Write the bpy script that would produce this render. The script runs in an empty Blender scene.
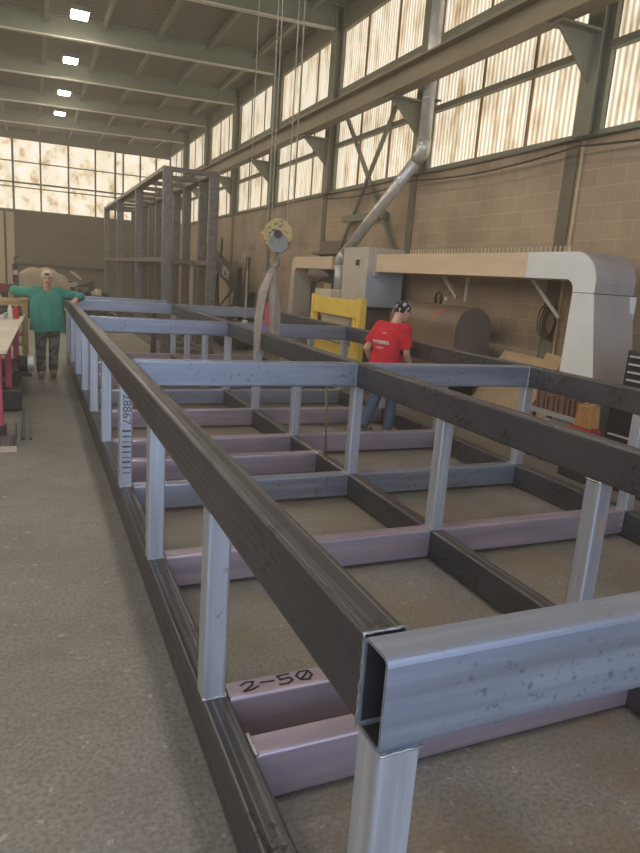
import bpy, bmesh, math, random
from mathutils import Vector, Matrix, Euler, noise
random.seed(7)
S = bpy.context.scene
COL = S.collection
PI = math.pi

# ------------------------------------------------------------------ materials
def nodes_of(name):
    m = bpy.data.materials.new(name); m.use_nodes = True
    nt = m.node_tree
    return m, nt, nt.nodes, nt.links, nt.nodes['Principled BSDF']

def mat(name, c1, c2=None, rough=.6, metal=0., scale=(3, 3, 3), lo=.35, hi=.65, detail=6., bump=0., bscale=60., rvar=0., spec=.5, speck=None):
    m, nt, N, L, P = nodes_of(name)
    P.inputs['Roughness'].default_value = rough
    P.inputs['Metallic'].default_value = metal
    P.inputs['Specular IOR Level'].default_value = spec
    c2 = c2 or tuple(x * .8 for x in c1)
    tc = N.new('ShaderNodeTexCoord'); mp = N.new('ShaderNodeMapping')
    mp.inputs['Scale'].default_value = scale
    L.new(tc.outputs['Object'], mp.inputs['Vector'])
    nz = N.new('ShaderNodeTexNoise'); nz.inputs['Scale'].default_value = 1.; nz.inputs['Detail'].default_value = detail
    nz.inputs['Roughness'].default_value = .6
    L.new(mp.outputs['Vector'], nz.inputs['Vector'])
    cr = N.new('ShaderNodeValToRGB')
    cr.color_ramp.elements[0].position = lo; cr.color_ramp.elements[0].color = (*c1, 1)
    cr.color_ramp.elements[1].position = hi; cr.color_ramp.elements[1].color = (*c2, 1)
    L.new(nz.outputs['Fac'], cr.inputs['Fac'])
    out = cr.outputs['Color']
    if speck:       # (colour, scale, threshold)  blotches with an edge of their own
        n2 = N.new('ShaderNodeTexNoise'); n2.inputs['Scale'].default_value = speck[1]; n2.inputs['Detail'].default_value = 4.
        L.new(tc.outputs['Object'], n2.inputs['Vector'])
        r2 = N.new('ShaderNodeValToRGB'); r2.color_ramp.elements[0].position = speck[2]; r2.color_ramp.elements[1].position = speck[2] + .04
        L.new(n2.outputs['Fac'], r2.inputs['Fac'])
        mx = N.new('ShaderNodeMix'); mx.data_type = 'RGBA'
        L.new(r2.outputs['Color'], mx.inputs['Factor']); L.new(out, mx.inputs['A']); mx.inputs['B'].default_value = (*speck[0], 1)
        out = mx.outputs['Result']
    L.new(out, P.inputs['Base Color'])
    if rvar:
        mr = N.new('ShaderNodeMapRange'); mr.inputs['To Min'].default_value = max(.05, rough - rvar); mr.inputs['To Max'].default_value = min(1, rough + rvar)
        L.new(nz.outputs['Fac'], mr.inputs['Value']); L.new(mr.outputs['Result'], P.inputs['Roughness'])
    if bump:
        nb = N.new('ShaderNodeTexNoise'); nb.inputs['Scale'].default_value = bscale; nb.inputs['Detail'].default_value = 3.
        L.new(tc.outputs['Object'], nb.inputs['Vector'])
        b = N.new('ShaderNodeBump'); b.inputs['Strength'].default_value = bump; b.inputs['Distance'].default_value = .01
        L.new(nb.outputs['Fac'], b.inputs['Height']); L.new(b.outputs['Normal'], P.inputs['Normal'])
    return m

def emis(name, col, strength):
    m, nt, N, L, P = nodes_of(name)
    P.inputs['Base Color'].default_value = (*col, 1)
    P.inputs['Emission Color'].default_value = (*col, 1); P.inputs['Emission Strength'].default_value = strength
    return m

M = {}
def steel(name, dark, base, light, streak, rough=.40, metal=.7, blot=.6, blotcol=None, blo=.56, top=False):
    """hot-rolled tube: streaks along the length, cloudy scale, small clustered pits"""
    m, nt, N, L, P = nodes_of(name)
    tc = N.new('ShaderNodeTexCoord')
    def nz(scale, detail, lo, hi, vec=None, rg=.6):
        v = tc.outputs['Object']
        if vec:
            mp = N.new('ShaderNodeMapping'); mp.inputs['Scale'].default_value = vec; L.new(v, mp.inputs['Vector']); v = mp.outputs['Vector']
        n = N.new('ShaderNodeTexNoise'); n.inputs['Scale'].default_value = scale; n.inputs['Detail'].default_value = detail; n.inputs['Roughness'].default_value = rg
        L.new(v, n.inputs['Vector'])
        r = N.new('ShaderNodeMapRange'); r.inputs['From Min'].default_value = lo; r.inputs['From Max'].default_value = hi
        L.new(n.outputs['Fac'], r.inputs['Value']); return r.outputs['Result']
    def mul(a, b):
        q = N.new('ShaderNodeMath'); q.operation = 'MULTIPLY'; L.new(a, q.inputs[0])
        if isinstance(b, float): q.inputs[1].default_value = b
        else: L.new(b, q.inputs[1])
        return q.outputs[0]
    def mix(a, b, f):
        x = N.new('ShaderNodeMix'); x.data_type = 'RGBA'; L.new(f, x.inputs['Factor'])
        for k, v in (('A', a), ('B', b)):
            if isinstance(v, tuple): x.inputs[k].default_value = (*v, 1)
            else: L.new(v, x.inputs[k])
        return x.outputs['Result']
    st = nz(1., 5, .32, .68, streak)
    scr = mul(nz(1., 3, .48, .68, tuple(k * 1.6 for k in streak)), .85)
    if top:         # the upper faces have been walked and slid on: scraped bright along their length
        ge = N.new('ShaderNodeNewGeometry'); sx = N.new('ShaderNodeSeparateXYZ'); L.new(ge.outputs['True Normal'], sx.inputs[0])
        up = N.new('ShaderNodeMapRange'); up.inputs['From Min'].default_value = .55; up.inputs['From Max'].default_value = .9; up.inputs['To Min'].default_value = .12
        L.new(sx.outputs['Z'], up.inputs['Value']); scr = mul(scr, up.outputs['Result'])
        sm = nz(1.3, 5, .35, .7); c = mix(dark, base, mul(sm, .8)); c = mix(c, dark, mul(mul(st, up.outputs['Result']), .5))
    else: c = mix(dark, base, st)
    c = mix(c, light, scr)
    c = mix(c, dark, mul(nz(2.2, 5, .5, .75), .45))
    pits = mul(nz(26., 5, blo, blo + .05, rg=.7), nz(2.4, 2, .50, .60))
    c = mix(c, blotcol or tuple(k * .45 for k in dark), mul(pits, blot))
    L.new(c, P.inputs['Base Color']); P.inputs['Metallic'].default_value = metal
    mr = N.new('ShaderNodeMapRange'); mr.inputs['To Min'].default_value = rough - .1; mr.inputs['To Max'].default_value = rough + .14
    L.new(st, mr.inputs['Value']); L.new(mr.outputs['Result'], P.inputs['Roughness'])
    bp = N.new('ShaderNodeBump'); bp.inputs['Strength'].default_value = .12; bp.inputs['Distance'].default_value = .004
    L.new(st, bp.inputs['Height']); L.new(bp.outputs['Normal'], P.inputs['Normal'])
    return m
# long rails: dark scale scraped along their length; cross pieces bluer; posts lighter
M['rail'] = steel('mill_scale_rail', (.092, .090, .106), (.150, .144, .160), (.36, .335, .315), (60, .22, 60), top=True, blot=.8, blo=.53)
M['cross'] = steel('blue_mill_scale', (.30, .33, .435), (.355, .39, .50), (.43, .465, .57), (.5, 9, 11), blotcol=(.12, .125, .165))
M['post'] = steel('post_steel', (.49, .52, .61), (.57, .60, .69), (.66, .69, .76), (20, 20, .6), blotcol=(.18, .19, .23), blo=.62)
M['purple'] = steel('purple_mill_scale', (.39, .33, .43), (.46, .395, .50), (.56, .43, .46), (.6, 9, 13), metal=.6, blotcol=(.2, .15, .18), blo=.64)
M['tall'] = steel('weathered_steel', (.14, .125, .115), (.21, .19, .18), (.28, .255, .24), (9, 9, 9), metal=.5, blo=.66)
M['weld'] = mat('weld_bead', (.55, .56, .60), (.30, .29, .30), rough=.35, metal=.8, scale=(60, 60, 60))
M['marker'] = mat('black_marker', (.025, .022, .028), rough=.7)
M['stencil'] = mat('grey_stencil', (.07, .075, .10), (.12, .12, .15), rough=.7, scale=(30, 30, 30))
M['inside'] = mat('tube_shade', (.022, .022, .026), (.04, .04, .045), rough=.7, metal=.3)  # near-black colour stands in for shade within the tube

def floor_mat():
    m, nt, N, L, P = nodes_of('worn_concrete')
    tc = N.new('ShaderNodeTexCoord')
    def noise_(scale, detail, lo, hi, vec=None):
        n = N.new('ShaderNodeTexNoise'); n.inputs['Scale'].default_value = scale; n.inputs['Detail'].default_value = detail; n.inputs['Roughness'].default_value = .62
        L.new(vec or tc.outputs['Object'], n.inputs['Vector'])
        r = N.new('ShaderNodeMapRange'); r.inputs['From Min'].default_value = lo; r.inputs['From Max'].default_value = hi
        L.new(n.outputs['Fac'], r.inputs['Value']); return r.outputs['Result']
    def mix(a, b, f, mode='MIX', k=1.):
        x = N.new('ShaderNodeMix'); x.data_type = 'RGBA'; x.blend_type = mode
        if k != 1.:
            q = N.new('ShaderNodeMath'); q.operation = 'MULTIPLY'; q.inputs[1].default_value = k; L.new(f, q.inputs[0]); f = q.outputs[0]
        L.new(f, x.inputs['Factor'])
        for s, v in (('A', a), ('B', b)):
            if isinstance(v, tuple): x.inputs[s].default_value = (*v, 1)
            else: L.new(v, x.inputs[s])
        return x.outputs['Result']
    c = mix((.215, .20, .19), (.31, .293, .278), noise_(.9, 9, .35, .65))
    c = mix(c, (.17, .15, .13), noise_(5, 6, .5, .75), k=.6)
    c = mix(c, (.145, .13, .12), noise_(48, 5, .42, .62), k=.7)
    c = mix(c, (.46, .44, .42), noise_(17, 4, .635, .69), k=.75)       # scuffs
    c = mix(c, (.10, .09, .08), noise_(24, 3, .68, .72), k=.8)        # pits and oil spots
    # rust-brown wash on the slab under the frame
    sx = N.new('ShaderNodeSeparateXYZ'); L.new(tc.outputs['Object'], sx.inputs[0])
    mr = N.new('ShaderNodeMapRange'); mr.inputs['From Min'].default_value = .0; mr.inputs['From Max'].default_value = .5
    L.new(sx.outputs['X'], mr.inputs['Value'])
    nz = noise_(1.3, 6, .38, .6)
    mm = N.new('ShaderNodeMath'); mm.operation = 'MULTIPLY'; L.new(mr.outputs['Result'], mm.inputs[0]); L.new(nz, mm.inputs[1])
    c = mix(c, (.23, .145, .06), mm.outputs[0], k=.42)
    L.new(c, P.inputs['Base Color'])
    P.inputs['Roughness'].default_value = .62
    b = N.new('ShaderNodeBump'); b.inputs['Strength'].default_value = .18; b.inputs['Distance'].default_value = .01
    L.new(noise_(40, 4, .3, .7), b.inputs['Height']); L.new(b.outputs['Normal'], P.inputs['Normal'])
    return m

def block_mat(name, axis, c1, c2, cm):
    m, nt, N, L, P = nodes_of(name)
    tc = N.new('ShaderNodeTexCoord'); sx = N.new('ShaderNodeSeparateXYZ'); L.new(tc.outputs['Object'], sx.inputs[0])
    cb = N.new('ShaderNodeCombineXYZ'); L.new(sx.outputs[axis], cb.inputs['X']); L.new(sx.outputs['Z'], cb.inputs['Y'])
    br = N.new('ShaderNodeTexBrick'); br.inputs['Scale'].default_value = 1.
    br.inputs['Brick Width'].default_value = .46; br.inputs['Row Height'].default_value = .225
    br.inputs['Mortar Size'].default_value = .006; br.inputs['Mortar Smooth'].default_value = .3
    br.inputs['Color1'].default_value = (*c1, 1); br.inputs['Color2'].default_value = (*c2, 1); br.inputs['Mortar'].default_value = (*cm, 1)
    L.new(cb.outputs[0], br.inputs['Vector'])
    nz = N.new('ShaderNodeTexNoise'); nz.inputs['Scale'].default_value = .8; nz.inputs['Detail'].default_value = 7
    L.new(tc.outputs['Object'], nz.inputs['Vector'])
    mr = N.new('ShaderNodeMapRange'); mr.inputs['From Min'].default_value = .3; mr.inputs['From Max'].default_value = .7; mr.inputs['To Min'].default_value = .72; mr.inputs['To Max'].default_value = 1.15
    L.new(nz.outputs['Fac'], mr.inputs['Value'])
    mx = N.new('ShaderNodeMix'); mx.data_type = 'RGBA'; mx.blend_type = 'MULTIPLY'; mx.inputs['Factor'].default_value = 1.
    L.new(br.outputs['Color'], mx.inputs['A']); L.new(mr.outputs['Result'], mx.inputs['B'])
    L.new(mx.outputs['Result'], P.inputs['Base Color']); P.inputs['Roughness'].default_value = .9
    b = N.new('ShaderNodeBump'); b.inputs['Strength'].default_value = .5; b.inputs['Distance'].default_value = .01; b.invert = True
    L.new(br.outputs['Fac'], b.inputs['Height']); L.new(b.outputs['Normal'], P.inputs['Normal'])
    return m

def pane_mat(name, axis, strength, painted_ribs):
    """sun-yellowed corrugated fibreglass with rust runs, lit through from outside"""
    m, nt, N, L, P = nodes_of(name)
    tc = N.new('ShaderNodeTexCoord'); sx = N.new('ShaderNodeSeparateXYZ'); L.new(tc.outputs['Object'], sx.inputs[0])
    cb = N.new('ShaderNodeCombineXYZ')
    k = N.new('ShaderNodeMath'); k.operation = 'MULTIPLY'; k.inputs[1].default_value = .22 if painted_ribs else .7; L.new(sx.outputs['Z'], k.inputs[0])
    L.new(sx.outputs[axis], cb.inputs['X']); L.new(k.outputs[0], cb.inputs['Y'])
    nz = N.new('ShaderNodeTexNoise'); nz.inputs['Scale'].default_value = 3.2 if painted_ribs else 1.7; nz.inputs['Detail'].default_value = 7; nz.inputs['Roughness'].default_value = .65
    L.new(cb.outputs[0], nz.inputs['Vector'])
    cr = N.new('ShaderNodeValToRGB'); e = cr.color_ramp.elements
    e[0].position = .36; e[0].color = (1., .94, .80, 1); e[1].position = .68; e[1].color = (.44, .26, .10, 1)
    x = e.new(.50); x.color = (.95, .83, .62, 1)
    L.new(nz.outputs['Fac'], cr.inputs['Fac'])
    c = cr.outputs['Color']
    if painted_ribs:  # corrugation's light and dark painted as stripes into the glow of a flat sheet
        wv = N.new('ShaderNodeTexWave'); wv.bands_direction = 'X'; wv.inputs['Scale'].default_value = 2 * PI / 20. / .105; wv.inputs['Distortion'].default_value = .15
        L.new(cb.outputs[0], wv.inputs['Vector'])
        mr = N.new('ShaderNodeMapRange'); mr.inputs['To Min'].default_value = .48; mr.inputs['To Max'].default_value = 1.1
        L.new(wv.outputs['Fac'], mr.inputs['Value'])
        mx = N.new('ShaderNodeMix'); mx.data_type = 'RGBA'; mx.blend_type = 'MULTIPLY'; mx.inputs['Factor'].default_value = 1.
        L.new(c, mx.inputs['A']); L.new(mr.outputs['Result'], mx.inputs['B']); c = mx.outputs['Result']
    P.inputs['Base Color'].default_value = (.25, .2, .14, 1); P.inputs['Roughness'].default_value = .6
    L.new(c, P.inputs['Emission Color']); P.inputs['Emission Strength'].default_value = strength
    return m

def deck_mat():
    m, nt, N, L, P = nodes_of('roof_deck')
    tc = N.new('ShaderNodeTexCoord')
    wv = N.new('ShaderNodeTexWave'); wv.bands_direction = 'Y'; wv.inputs['Scale'].default_value = 2 * PI / 20. / .15
    L.new(tc.outputs['Object'], wv.inputs['Vector'])
    cr = N.new('ShaderNodeValToRGB'); cr.color_ramp.elements[0].color = (.13, .12, .095, 1); cr.color_ramp.elements[1].color = (.25, .235, .185, 1)
    L.new(wv.outputs['Fac'], cr.inputs['Fac']); L.new(cr.outputs['Color'], P.inputs['Base Color'])
    b = N.new('ShaderNodeBump'); b.inputs['Strength'].default_value = .8; b.inputs['Distance'].default_value = .04
    L.new(wv.outputs['Fac'], b.inputs['Height']); L.new(b.outputs['Normal'], P.inputs['Normal'])
    P.inputs['Roughness'].default_value = .7
    return m

M['floor'] = floor_mat()
M['block'] = block_mat('concrete_block', 'Y', (.45, .345, .245), (.40, .305, .215), (.53, .43, .32))
M['block_x'] = block_mat('concrete_block_front', 'X', (.36, .30, .23), (.32, .26, .20), (.40, .33, .26))
M['pane'] = pane_mat('fibreglass_ribbed', 'Y', 1.04, True)
M['pane_back'] = pane_mat('fibreglass_back', 'X', 1.02, False)
M['pane_fill_left'] = pane_mat('left_fill_glow', 'Y', 2.6, True)  # brighter glow for the unseen left side, added as fill light
M['deck'] = deck_mat()
M['green_steel'] = mat('olive_painted_steel', (.19, .185, .135), (.24, .23, .165), rough=.65, scale=(1, 1, 1))
M['recess_shade'] = mat('shaded_recess', (.155, .13, .095), (.19, .16, .115), rough=.8)  # dark colour for the shadowed recess below each column
M['flange'] = mat('window_lit_flange', (.80, .76, .62), (.70, .66, .54), rough=.6)  # lightened to imitate window light along the beams' lower edges
M['roof_steel'] = mat('grey_green_roof_steel', (.20, .215, .155), (.245, .255, .185), rough=.6, scale=(1, 1, 1))
M['lap'] = mat('rust_stained_lap', (.30, .19, .09), (.22, .14, .07), rough=.8)
M['girder'] = mat('girder_paint', (.22, .185, .125), (.29, .235, .155), rough=.6, scale=(2, .5, 2))
M['dark_wall'] = mat('dull_brown_panel', (.145, .125, .10), (.185, .16, .125), rough=.85, scale=(.3, .3, 2))
M['beige_panel'] = mat('beige_panel', (.55, .45, .31), (.62, .52, .37), rough=.8, scale=(.6, .6, .6))
M['lamp_glow'] = emis('lamp_glow', (1., .92, .78), 80.)
M['lamp_case'] = mat('lamp_case', (.30, .29, .25), rough=.5, metal=.3)
M['white_sheet'] = mat('pale_grey_sheet', (.84, .86, .88), (.76, .78, .79), rough=.5, scale=(1.5, 1.5, 1.5), speck=((.58, .53, .47), 7., .72))
M['tan_sheet'] = mat('tan_painted_sheet', (.80, .63, .47), (.70, .54, .39), rough=.55, scale=(.8, .8, 4), speck=((.48, .36, .26), 5., .70))
M['galv'] = mat('galvanised', (.56, .56, .55), (.68, .67, .65), rough=.36, metal=.45, scale=(6, 6, 6))
M['grey_panel'] = mat('dull_grey_sheet', (.52, .475, .42), (.60, .55, .48), rough=.5, metal=.1, scale=(1.5, 1.5, 1.5))
M['end_panel'] = mat('scuffed_grey_sheet', (.42, .39, .40), (.50, .465, .475), rough=.45, metal=.2, scale=(2, 2, 2), speck=((.55, .52, .53), 3., .68))
M['blue_panel'] = mat('blue_grey_sheet', (.44, .49, .57), (.50, .54, .60), rough=.42, metal=.2, scale=(2, 2, 2))
M['brown_metal'] = mat('brown_painted_metal', (.17, .125, .11), (.22, .16, .14), rough=.5, metal=.2, scale=(2, 2, 2))
M['tank'] = mat('rusty_brown_tank', (.165, .115, .085), (.26, .18, .125), rough=.5, metal=.3, scale=(2, 1, 2), speck=((.40, .12, .07), 2.2, .66))
M['tank_end'] = mat('grey_brown_tank_end', (.15, .115, .11), (.185, .145, .135), rough=.55, metal=.2, scale=(4, 4, 4))
M['yellow'] = mat('safety_yellow', (.95, .68, .13), (.86, .60, .11), rough=.45, scale=(3, 3, 3), speck=((.45, .30, .05), 9., .72))
M['plywood'] = mat('plywood', (.56, .41, .26), (.46, .32, .19), rough=.8, scale=(2, 2, 9))
M['wood'] = mat('raw_timber', (.60, .44, .24), (.50, .35, .18), rough=.8, scale=(4, 4, 14))
M['black'] = mat('black_enamel', (.022, .022, .024), (.035, .034, .036), rough=.4, scale=(4, 4, 4))
M['dark_iron'] = mat('dark_iron', (.05, .045, .042), (.085, .075, .07), rough=.55, metal=.5, scale=(6, 6, 6))
M['chrome'] = mat('bright_trim', (.82, .82, .82), rough=.3, metal=.3)
M['rust_tint'] = mat('light_rust', (.46, .33, .24), (.38, .26, .19), rough=.7, scale=(30, 30, 30))
M['dull_red'] = mat('dull_red_paint', (.26, .06, .065), (.20, .045, .05), rough=.7)
M['rust'] = mat('rusty_plate', (.30, .165, .11), (.22, .13, .095), rough=.75, metal=.2, scale=(9, 9, 9))
M['orange_bag'] = mat('tan_leather', (.62, .33, .11), (.50, .25, .08), rough=.7, scale=(12, 12, 12))
M['red'] = mat('red_plastic', (.62, .06, .055), rough=.45)
M['white'] = mat('white_paint', (.78, .77, .75), rough=.45)
M['off_white'] = mat('stained_white', (.70, .62, .50), (.60, .50, .38), rough=.7, scale=(5, 5, 5))
M['pink_red'] = mat('faded_red_paint', (.74, .10, .19), (.62, .08, .14), rough=.5, scale=(3, 3, 3), speck=((.6, .35, .33), 12., .72))
M['table'] = mat('table_plate', (.68, .60, .50), (.56, .49, .41), rough=.5, metal=.1, scale=(3, 1.5, 3), speck=((.58, .50, .40), 5., .62))
M['rope'] = mat('wire_rope', (.30, .27, .20), (.36, .32, .25), rough=.6, scale=(9, 9, 60))
M['sling'] = mat('grey_webbing', (.34, .28, .24), (.44, .37, .32), rough=.85, scale=(12, 12, 5))
M['sheave'] = mat('chipped_yellow_block', (.56, .43, .19), (.44, .33, .15), rough=.6, scale=(9, 9, 9), speck=((.07, .06, .05), 24., .58))
M['worn_plate'] = mat('worn_grey_plate', (.20, .185, .165), (.28, .26, .235), rough=.5, metal=.4, scale=(14, 14, 14))
M['skin'] = mat('skin', (.66, .40, .31), (.60, .34, .26), rough=.55, scale=(8, 8, 8))
M['green_cloth'] = mat('green_cloth', (.06, .30, .245), (.05, .24, .20), rough=.9, scale=(4, 4, 4), bump=.2, bscale=9.)
M['red_cloth'] = mat('red_cloth', (.66, .022, .045), (.58, .018, .036), rough=.9, scale=(4, 4, 4), bump=.2, bscale=9.)
M['camo'] = mat('grey_camouflage', (.10, .105, .10), (.21, .205, .19), rough=.9, scale=(9, 9, 9), lo=.47, hi=.53, speck=((.055, .06, .06), 11., .58))
M['denim'] = mat('blue_denim', (.055, .085, .15), (.10, .14, .22), rough=.9, scale=(8, 8, 3))
M['boot'] = mat('tan_boot', (.26, .19, .14), (.20, .145, .105), rough=.8, scale=(9, 9, 9))
M['grey_shoe'] = mat('grey_shoe', (.13, .125, .12), (.20, .19, .185), rough=.8, scale=(12, 12, 12))
M['cap'] = mat('cream_cap', (.70, .60, .47), (.62, .52, .40), rough=.9, scale=(9, 9, 9))
M['bandana'] = mat('patterned_cap', (.02, .02, .025), (.025, .025, .03), rough=.8, speck=((.60, .60, .63), 22., .57))
M['hair'] = mat('dark_hair', (.03, .022, .017), rough=.7)
M['eye'] = mat('eye', (.05, .035, .03), rough=.2)
M['lip'] = mat('lips', (.50, .20, .17), rough=.5)
M['hose'] = mat('rubber_hose', (.10, .06, .045), rough=.6)
M['tarp'] = mat('tan_tarp', (.42, .35, .26), (.33, .27, .20), rough=.85, scale=(2, 2, 2), bump=.4, bscale=4.)

# ------------------------------------------------------------------ mesh helper
class MB:
    def __init__(s): s.v = []; s.f = []
    def add(s, vs, fs, mx=None):
        o = len(s.v)
        s.v += [tuple(mx @ Vector(p)) if mx else tuple(p) for p in vs]
        s.f += [tuple(i + o for i in f) for f in fs]
        return s
    def box(s, x0, x1, y0, y1, z0, z1, mx=None):
        vs = [(x, y, z) for z in (z0, z1) for y in (y0, y1) for x in (x0, x1)]
        return s.add(vs, [(0, 2, 3, 1), (4, 5, 7, 6), (0, 1, 5, 4), (2, 6, 7, 3), (0, 4, 6, 2), (1, 3, 7, 5)], mx)
    def bar(s, a, b, w, h, up=(0, 0, 1)):
        a, b = Vector(a), Vector(b); d = b - a; l = d.length; d.normalize(); up = Vector(up)
        if abs(d.dot(up)) > .99: up = Vector((0, 1, 0))
        x = d.cross(up).normalized(); u = x.cross(d)
        mx = Matrix((x, d, u)).transposed().to_4x4(); mx.translation = a
        return s.box(-w / 2, w / 2, 0, l, -h / 2, h / 2, mx)
    def pipe(s, pts, r, n=12, cap=True):
        pts = [Vector(p) for p in pts]; rs = r if isinstance(r, (list, tuple)) else [r] * len(pts)
        rings = []; prev = None
        for i, p in enumerate(pts):
            d = (pts[min(i + 1, len(pts) - 1)] - pts[max(i - 1, 0)]).normalized()
            if prev is None:
                x = d.orthogonal().normalized()
            else:
                x = (prev - d * prev.dot(d)).normalized()
            prev = x; y = d.cross(x)
            rings.append([p + (x * math.cos(2 * PI * k / n) + y * math.sin(2 * PI * k / n)) * rs[i] for k in range(n)])
        vs = [v for g in rings for v in g]; fs = []
        for i in range(len(rings) - 1):
            for k in range(n):
                a = i * n + k; b = i * n + (k + 1) % n
                fs.append((a, b, b + n, a + n))
        if cap: fs += [tuple(reversed(range(n))), tuple(range(len(vs) - n, len(vs)))]
        return s.add(vs, fs)
    def prism(s, poly, axis, a, b):
        """poly: 2D points in the plane across `axis` ('x': (y,z), 'y': (x,z), 'z': (x,y))"""
        def P(p, t): return {'x': (t, p[0], p[1]), 'y': (p[0], t, p[1]), 'z': (p[0], p[1], t)}[axis]
        n = len(poly)
        vs = [P(p, a) for p in poly] + [P(p, b) for p in poly]
        fs = [tuple(range(n)), tuple(reversed(range(n, 2 * n)))] + [(i, i + n, (i + 1) % n + n, (i + 1) % n) for i in range(n)]
        return s.add(vs, fs)
    def strip(s, poly, axis, a, b):   # sheet swept along an open polyline
        def P(p, t): return {'x': (t, p[0], p[1]), 'y': (p[0], t, p[1]), 'z': (p[0], p[1], t)}[axis]
        n = len(poly)
        return s.add([P(p, a) for p in poly] + [P(p, b) for p in poly], [(i, i + 1, i + 1 + n, i + n) for i in range(n - 1)])
    def tube(s, axis, x0, x1, y0, y1, z0, z1, r=.016, t=.008, open0=False, open1=False):
        """rectangular hollow section along an axis, rounded corners, real wall at open ends"""
        if axis == 'x': u0, u1, w0, w1, a, b = y0, y1, z0, z1, x0, x1
        elif axis == 'y': u0, u1, w0, w1, a, b = x0, x1, z0, z1, y0, y1
        else: u0, u1, w0, w1, a, b = x0, x1, y0, y1, z0, z1
        def ring(d, rr):
            out = []
            for cx, cy, st in ((u1 - d - rr, w1 - d - rr, 0), (u0 + d + rr, w1 - d - rr, 1), (u0 + d + rr, w0 + d + rr, 2), (u1 - d - rr, w0 + d + rr, 3)):
                for k in range(5):
                    an = (st + k / 4) * PI / 2
                    out.append((cx + rr * math.cos(an), cy + rr * math.sin(an)))
            return out
        def P(p, q): return {'x': (q, p[0], p[1]), 'y': (p[0], q, p[1]), 'z': (p[0], p[1], q)}[axis]
        o = ring(0, r); i = ring(t, max(.004, r - t)); n = len(o)
        vs = [P(p, a) for p in o] + [P(p, b) for p in o] + [P(p, a) for p in i] + [P(p, b) for p in i]
        fs = [(k, (k + 1) % n, (k + 1) % n + n, k + n) for k in range(n)]
        if open0 or open1:
            fs += [(2 * n + k, 3 * n + k, 3 * n + (k + 1) % n, 2 * n + (k + 1) % n) for k in range(n)]
        if open0: fs += [(k, 2 * n + k, 2 * n + (k + 1) % n, (k + 1) % n) for k in range(n)]
        else: fs.append(tuple(reversed(range(n))))
        if open1: fs += [(n + k, n + (k + 1) % n, 3 * n + (k + 1) % n, 3 * n + k) for k in range(n)]
        else: fs.append(tuple(range(n, 2 * n)))
        if not (open0 or open1): vs = vs[:2 * n]
        return s.add(vs, fs)
    def lathe(s, prof, n=24, mx=None):
        vs = []; fs = []
        for r, z in prof:
            vs += [(r * math.cos(2 * PI * k / n), r * math.sin(2 * PI * k / n), z) for k in range(n)]
        for i in range(len(prof) - 1):
            for k in range(n):
                a = i * n + k; b = i * n + (k + 1) % n
                fs.append((a, b, b + n, a + n))
        fs += [tuple(reversed(range(n))), tuple(range(len(vs) - n, len(vs)))]
        return s.add(vs, fs, mx)
    def ball(s, c, r, n=16, mx=None):
        c = Vector(c); r = (r, r, r) if not isinstance(r, (tuple, list)) else r
        prof = []; m = n // 2
        vs = []; fs = []
        for i in range(1, m):
            th = PI * i / m
            for k in range(n):
                p = Vector((math.sin(th) * math.cos(2 * PI * k / n) * r[0], math.sin(th) * math.sin(2 * PI * k / n) * r[1], math.cos(th) * r[2]))
                if mx: p = mx @ p
                vs.append(c + p)
        for i in range(m - 2):
            for k in range(n):
                a = i * n + k; b = i * n + (k + 1) % n
                fs.append((a, a + n, b + n, b))
        t = Vector((0, 0, r[2])); t = mx @ t if mx else t
        vs += [c + t, c - t]; T = len(vs) - 2
        fs += [(T, k, (k + 1) % n) for k in range(n)]
        o = (m - 2) * n
        fs += [(T + 1, o + (k + 1) % n, o + k) for k in range(n)]
        return s.add(vs, fs)
    def caps(s, a, b, ra, rb, n=14):
        a, b = Vector(a), Vector(b); d = (b - a).normalized()
        pts = []; rs = []
        for k in range(4):
            t = (k / 4) * PI / 2
            pts.append(a - d * ra * math.cos(t)); rs.append(max(.001, ra * math.sin(t)))
        pts += [a, b]; rs += [ra, rb]
        for k in range(3, -1, -1):
            t = (k / 4) * PI / 2
            pts.append(b + d * rb * math.cos(t)); rs.append(max(.001, rb * math.sin(t)))
        return s.pipe(pts, rs, n)
    def build(s, name, m, parent=None, smooth=False, bevel=0., fix=True):
        me = bpy.data.meshes.new(name)
        off = ORG.get(parent.name, Vector()) if parent else Vector()
        me.from_pydata([tuple(Vector(p) - off) for p in s.v], [], s.f)
        if fix:
            b = bmesh.new(); b.from_mesh(me); bmesh.ops.recalc_face_normals(b, faces=b.faces); b.to_mesh(me); b.free()
        me.materials.append(m)
        if smooth:
            me.polygons.foreach_set('use_smooth', [True] * len(me.polygons))
        o = bpy.data.objects.new(name, me); COL.objects.link(o)
        if parent:
            o.parent = parent; ORG[o.name] = off
        if bevel:
            k = o.modifiers.new('edge', 'BEVEL'); k.width = bevel; k.segments = 2; k.limit_method = 'ANGLE'
        return o
ORG = {}

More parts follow.
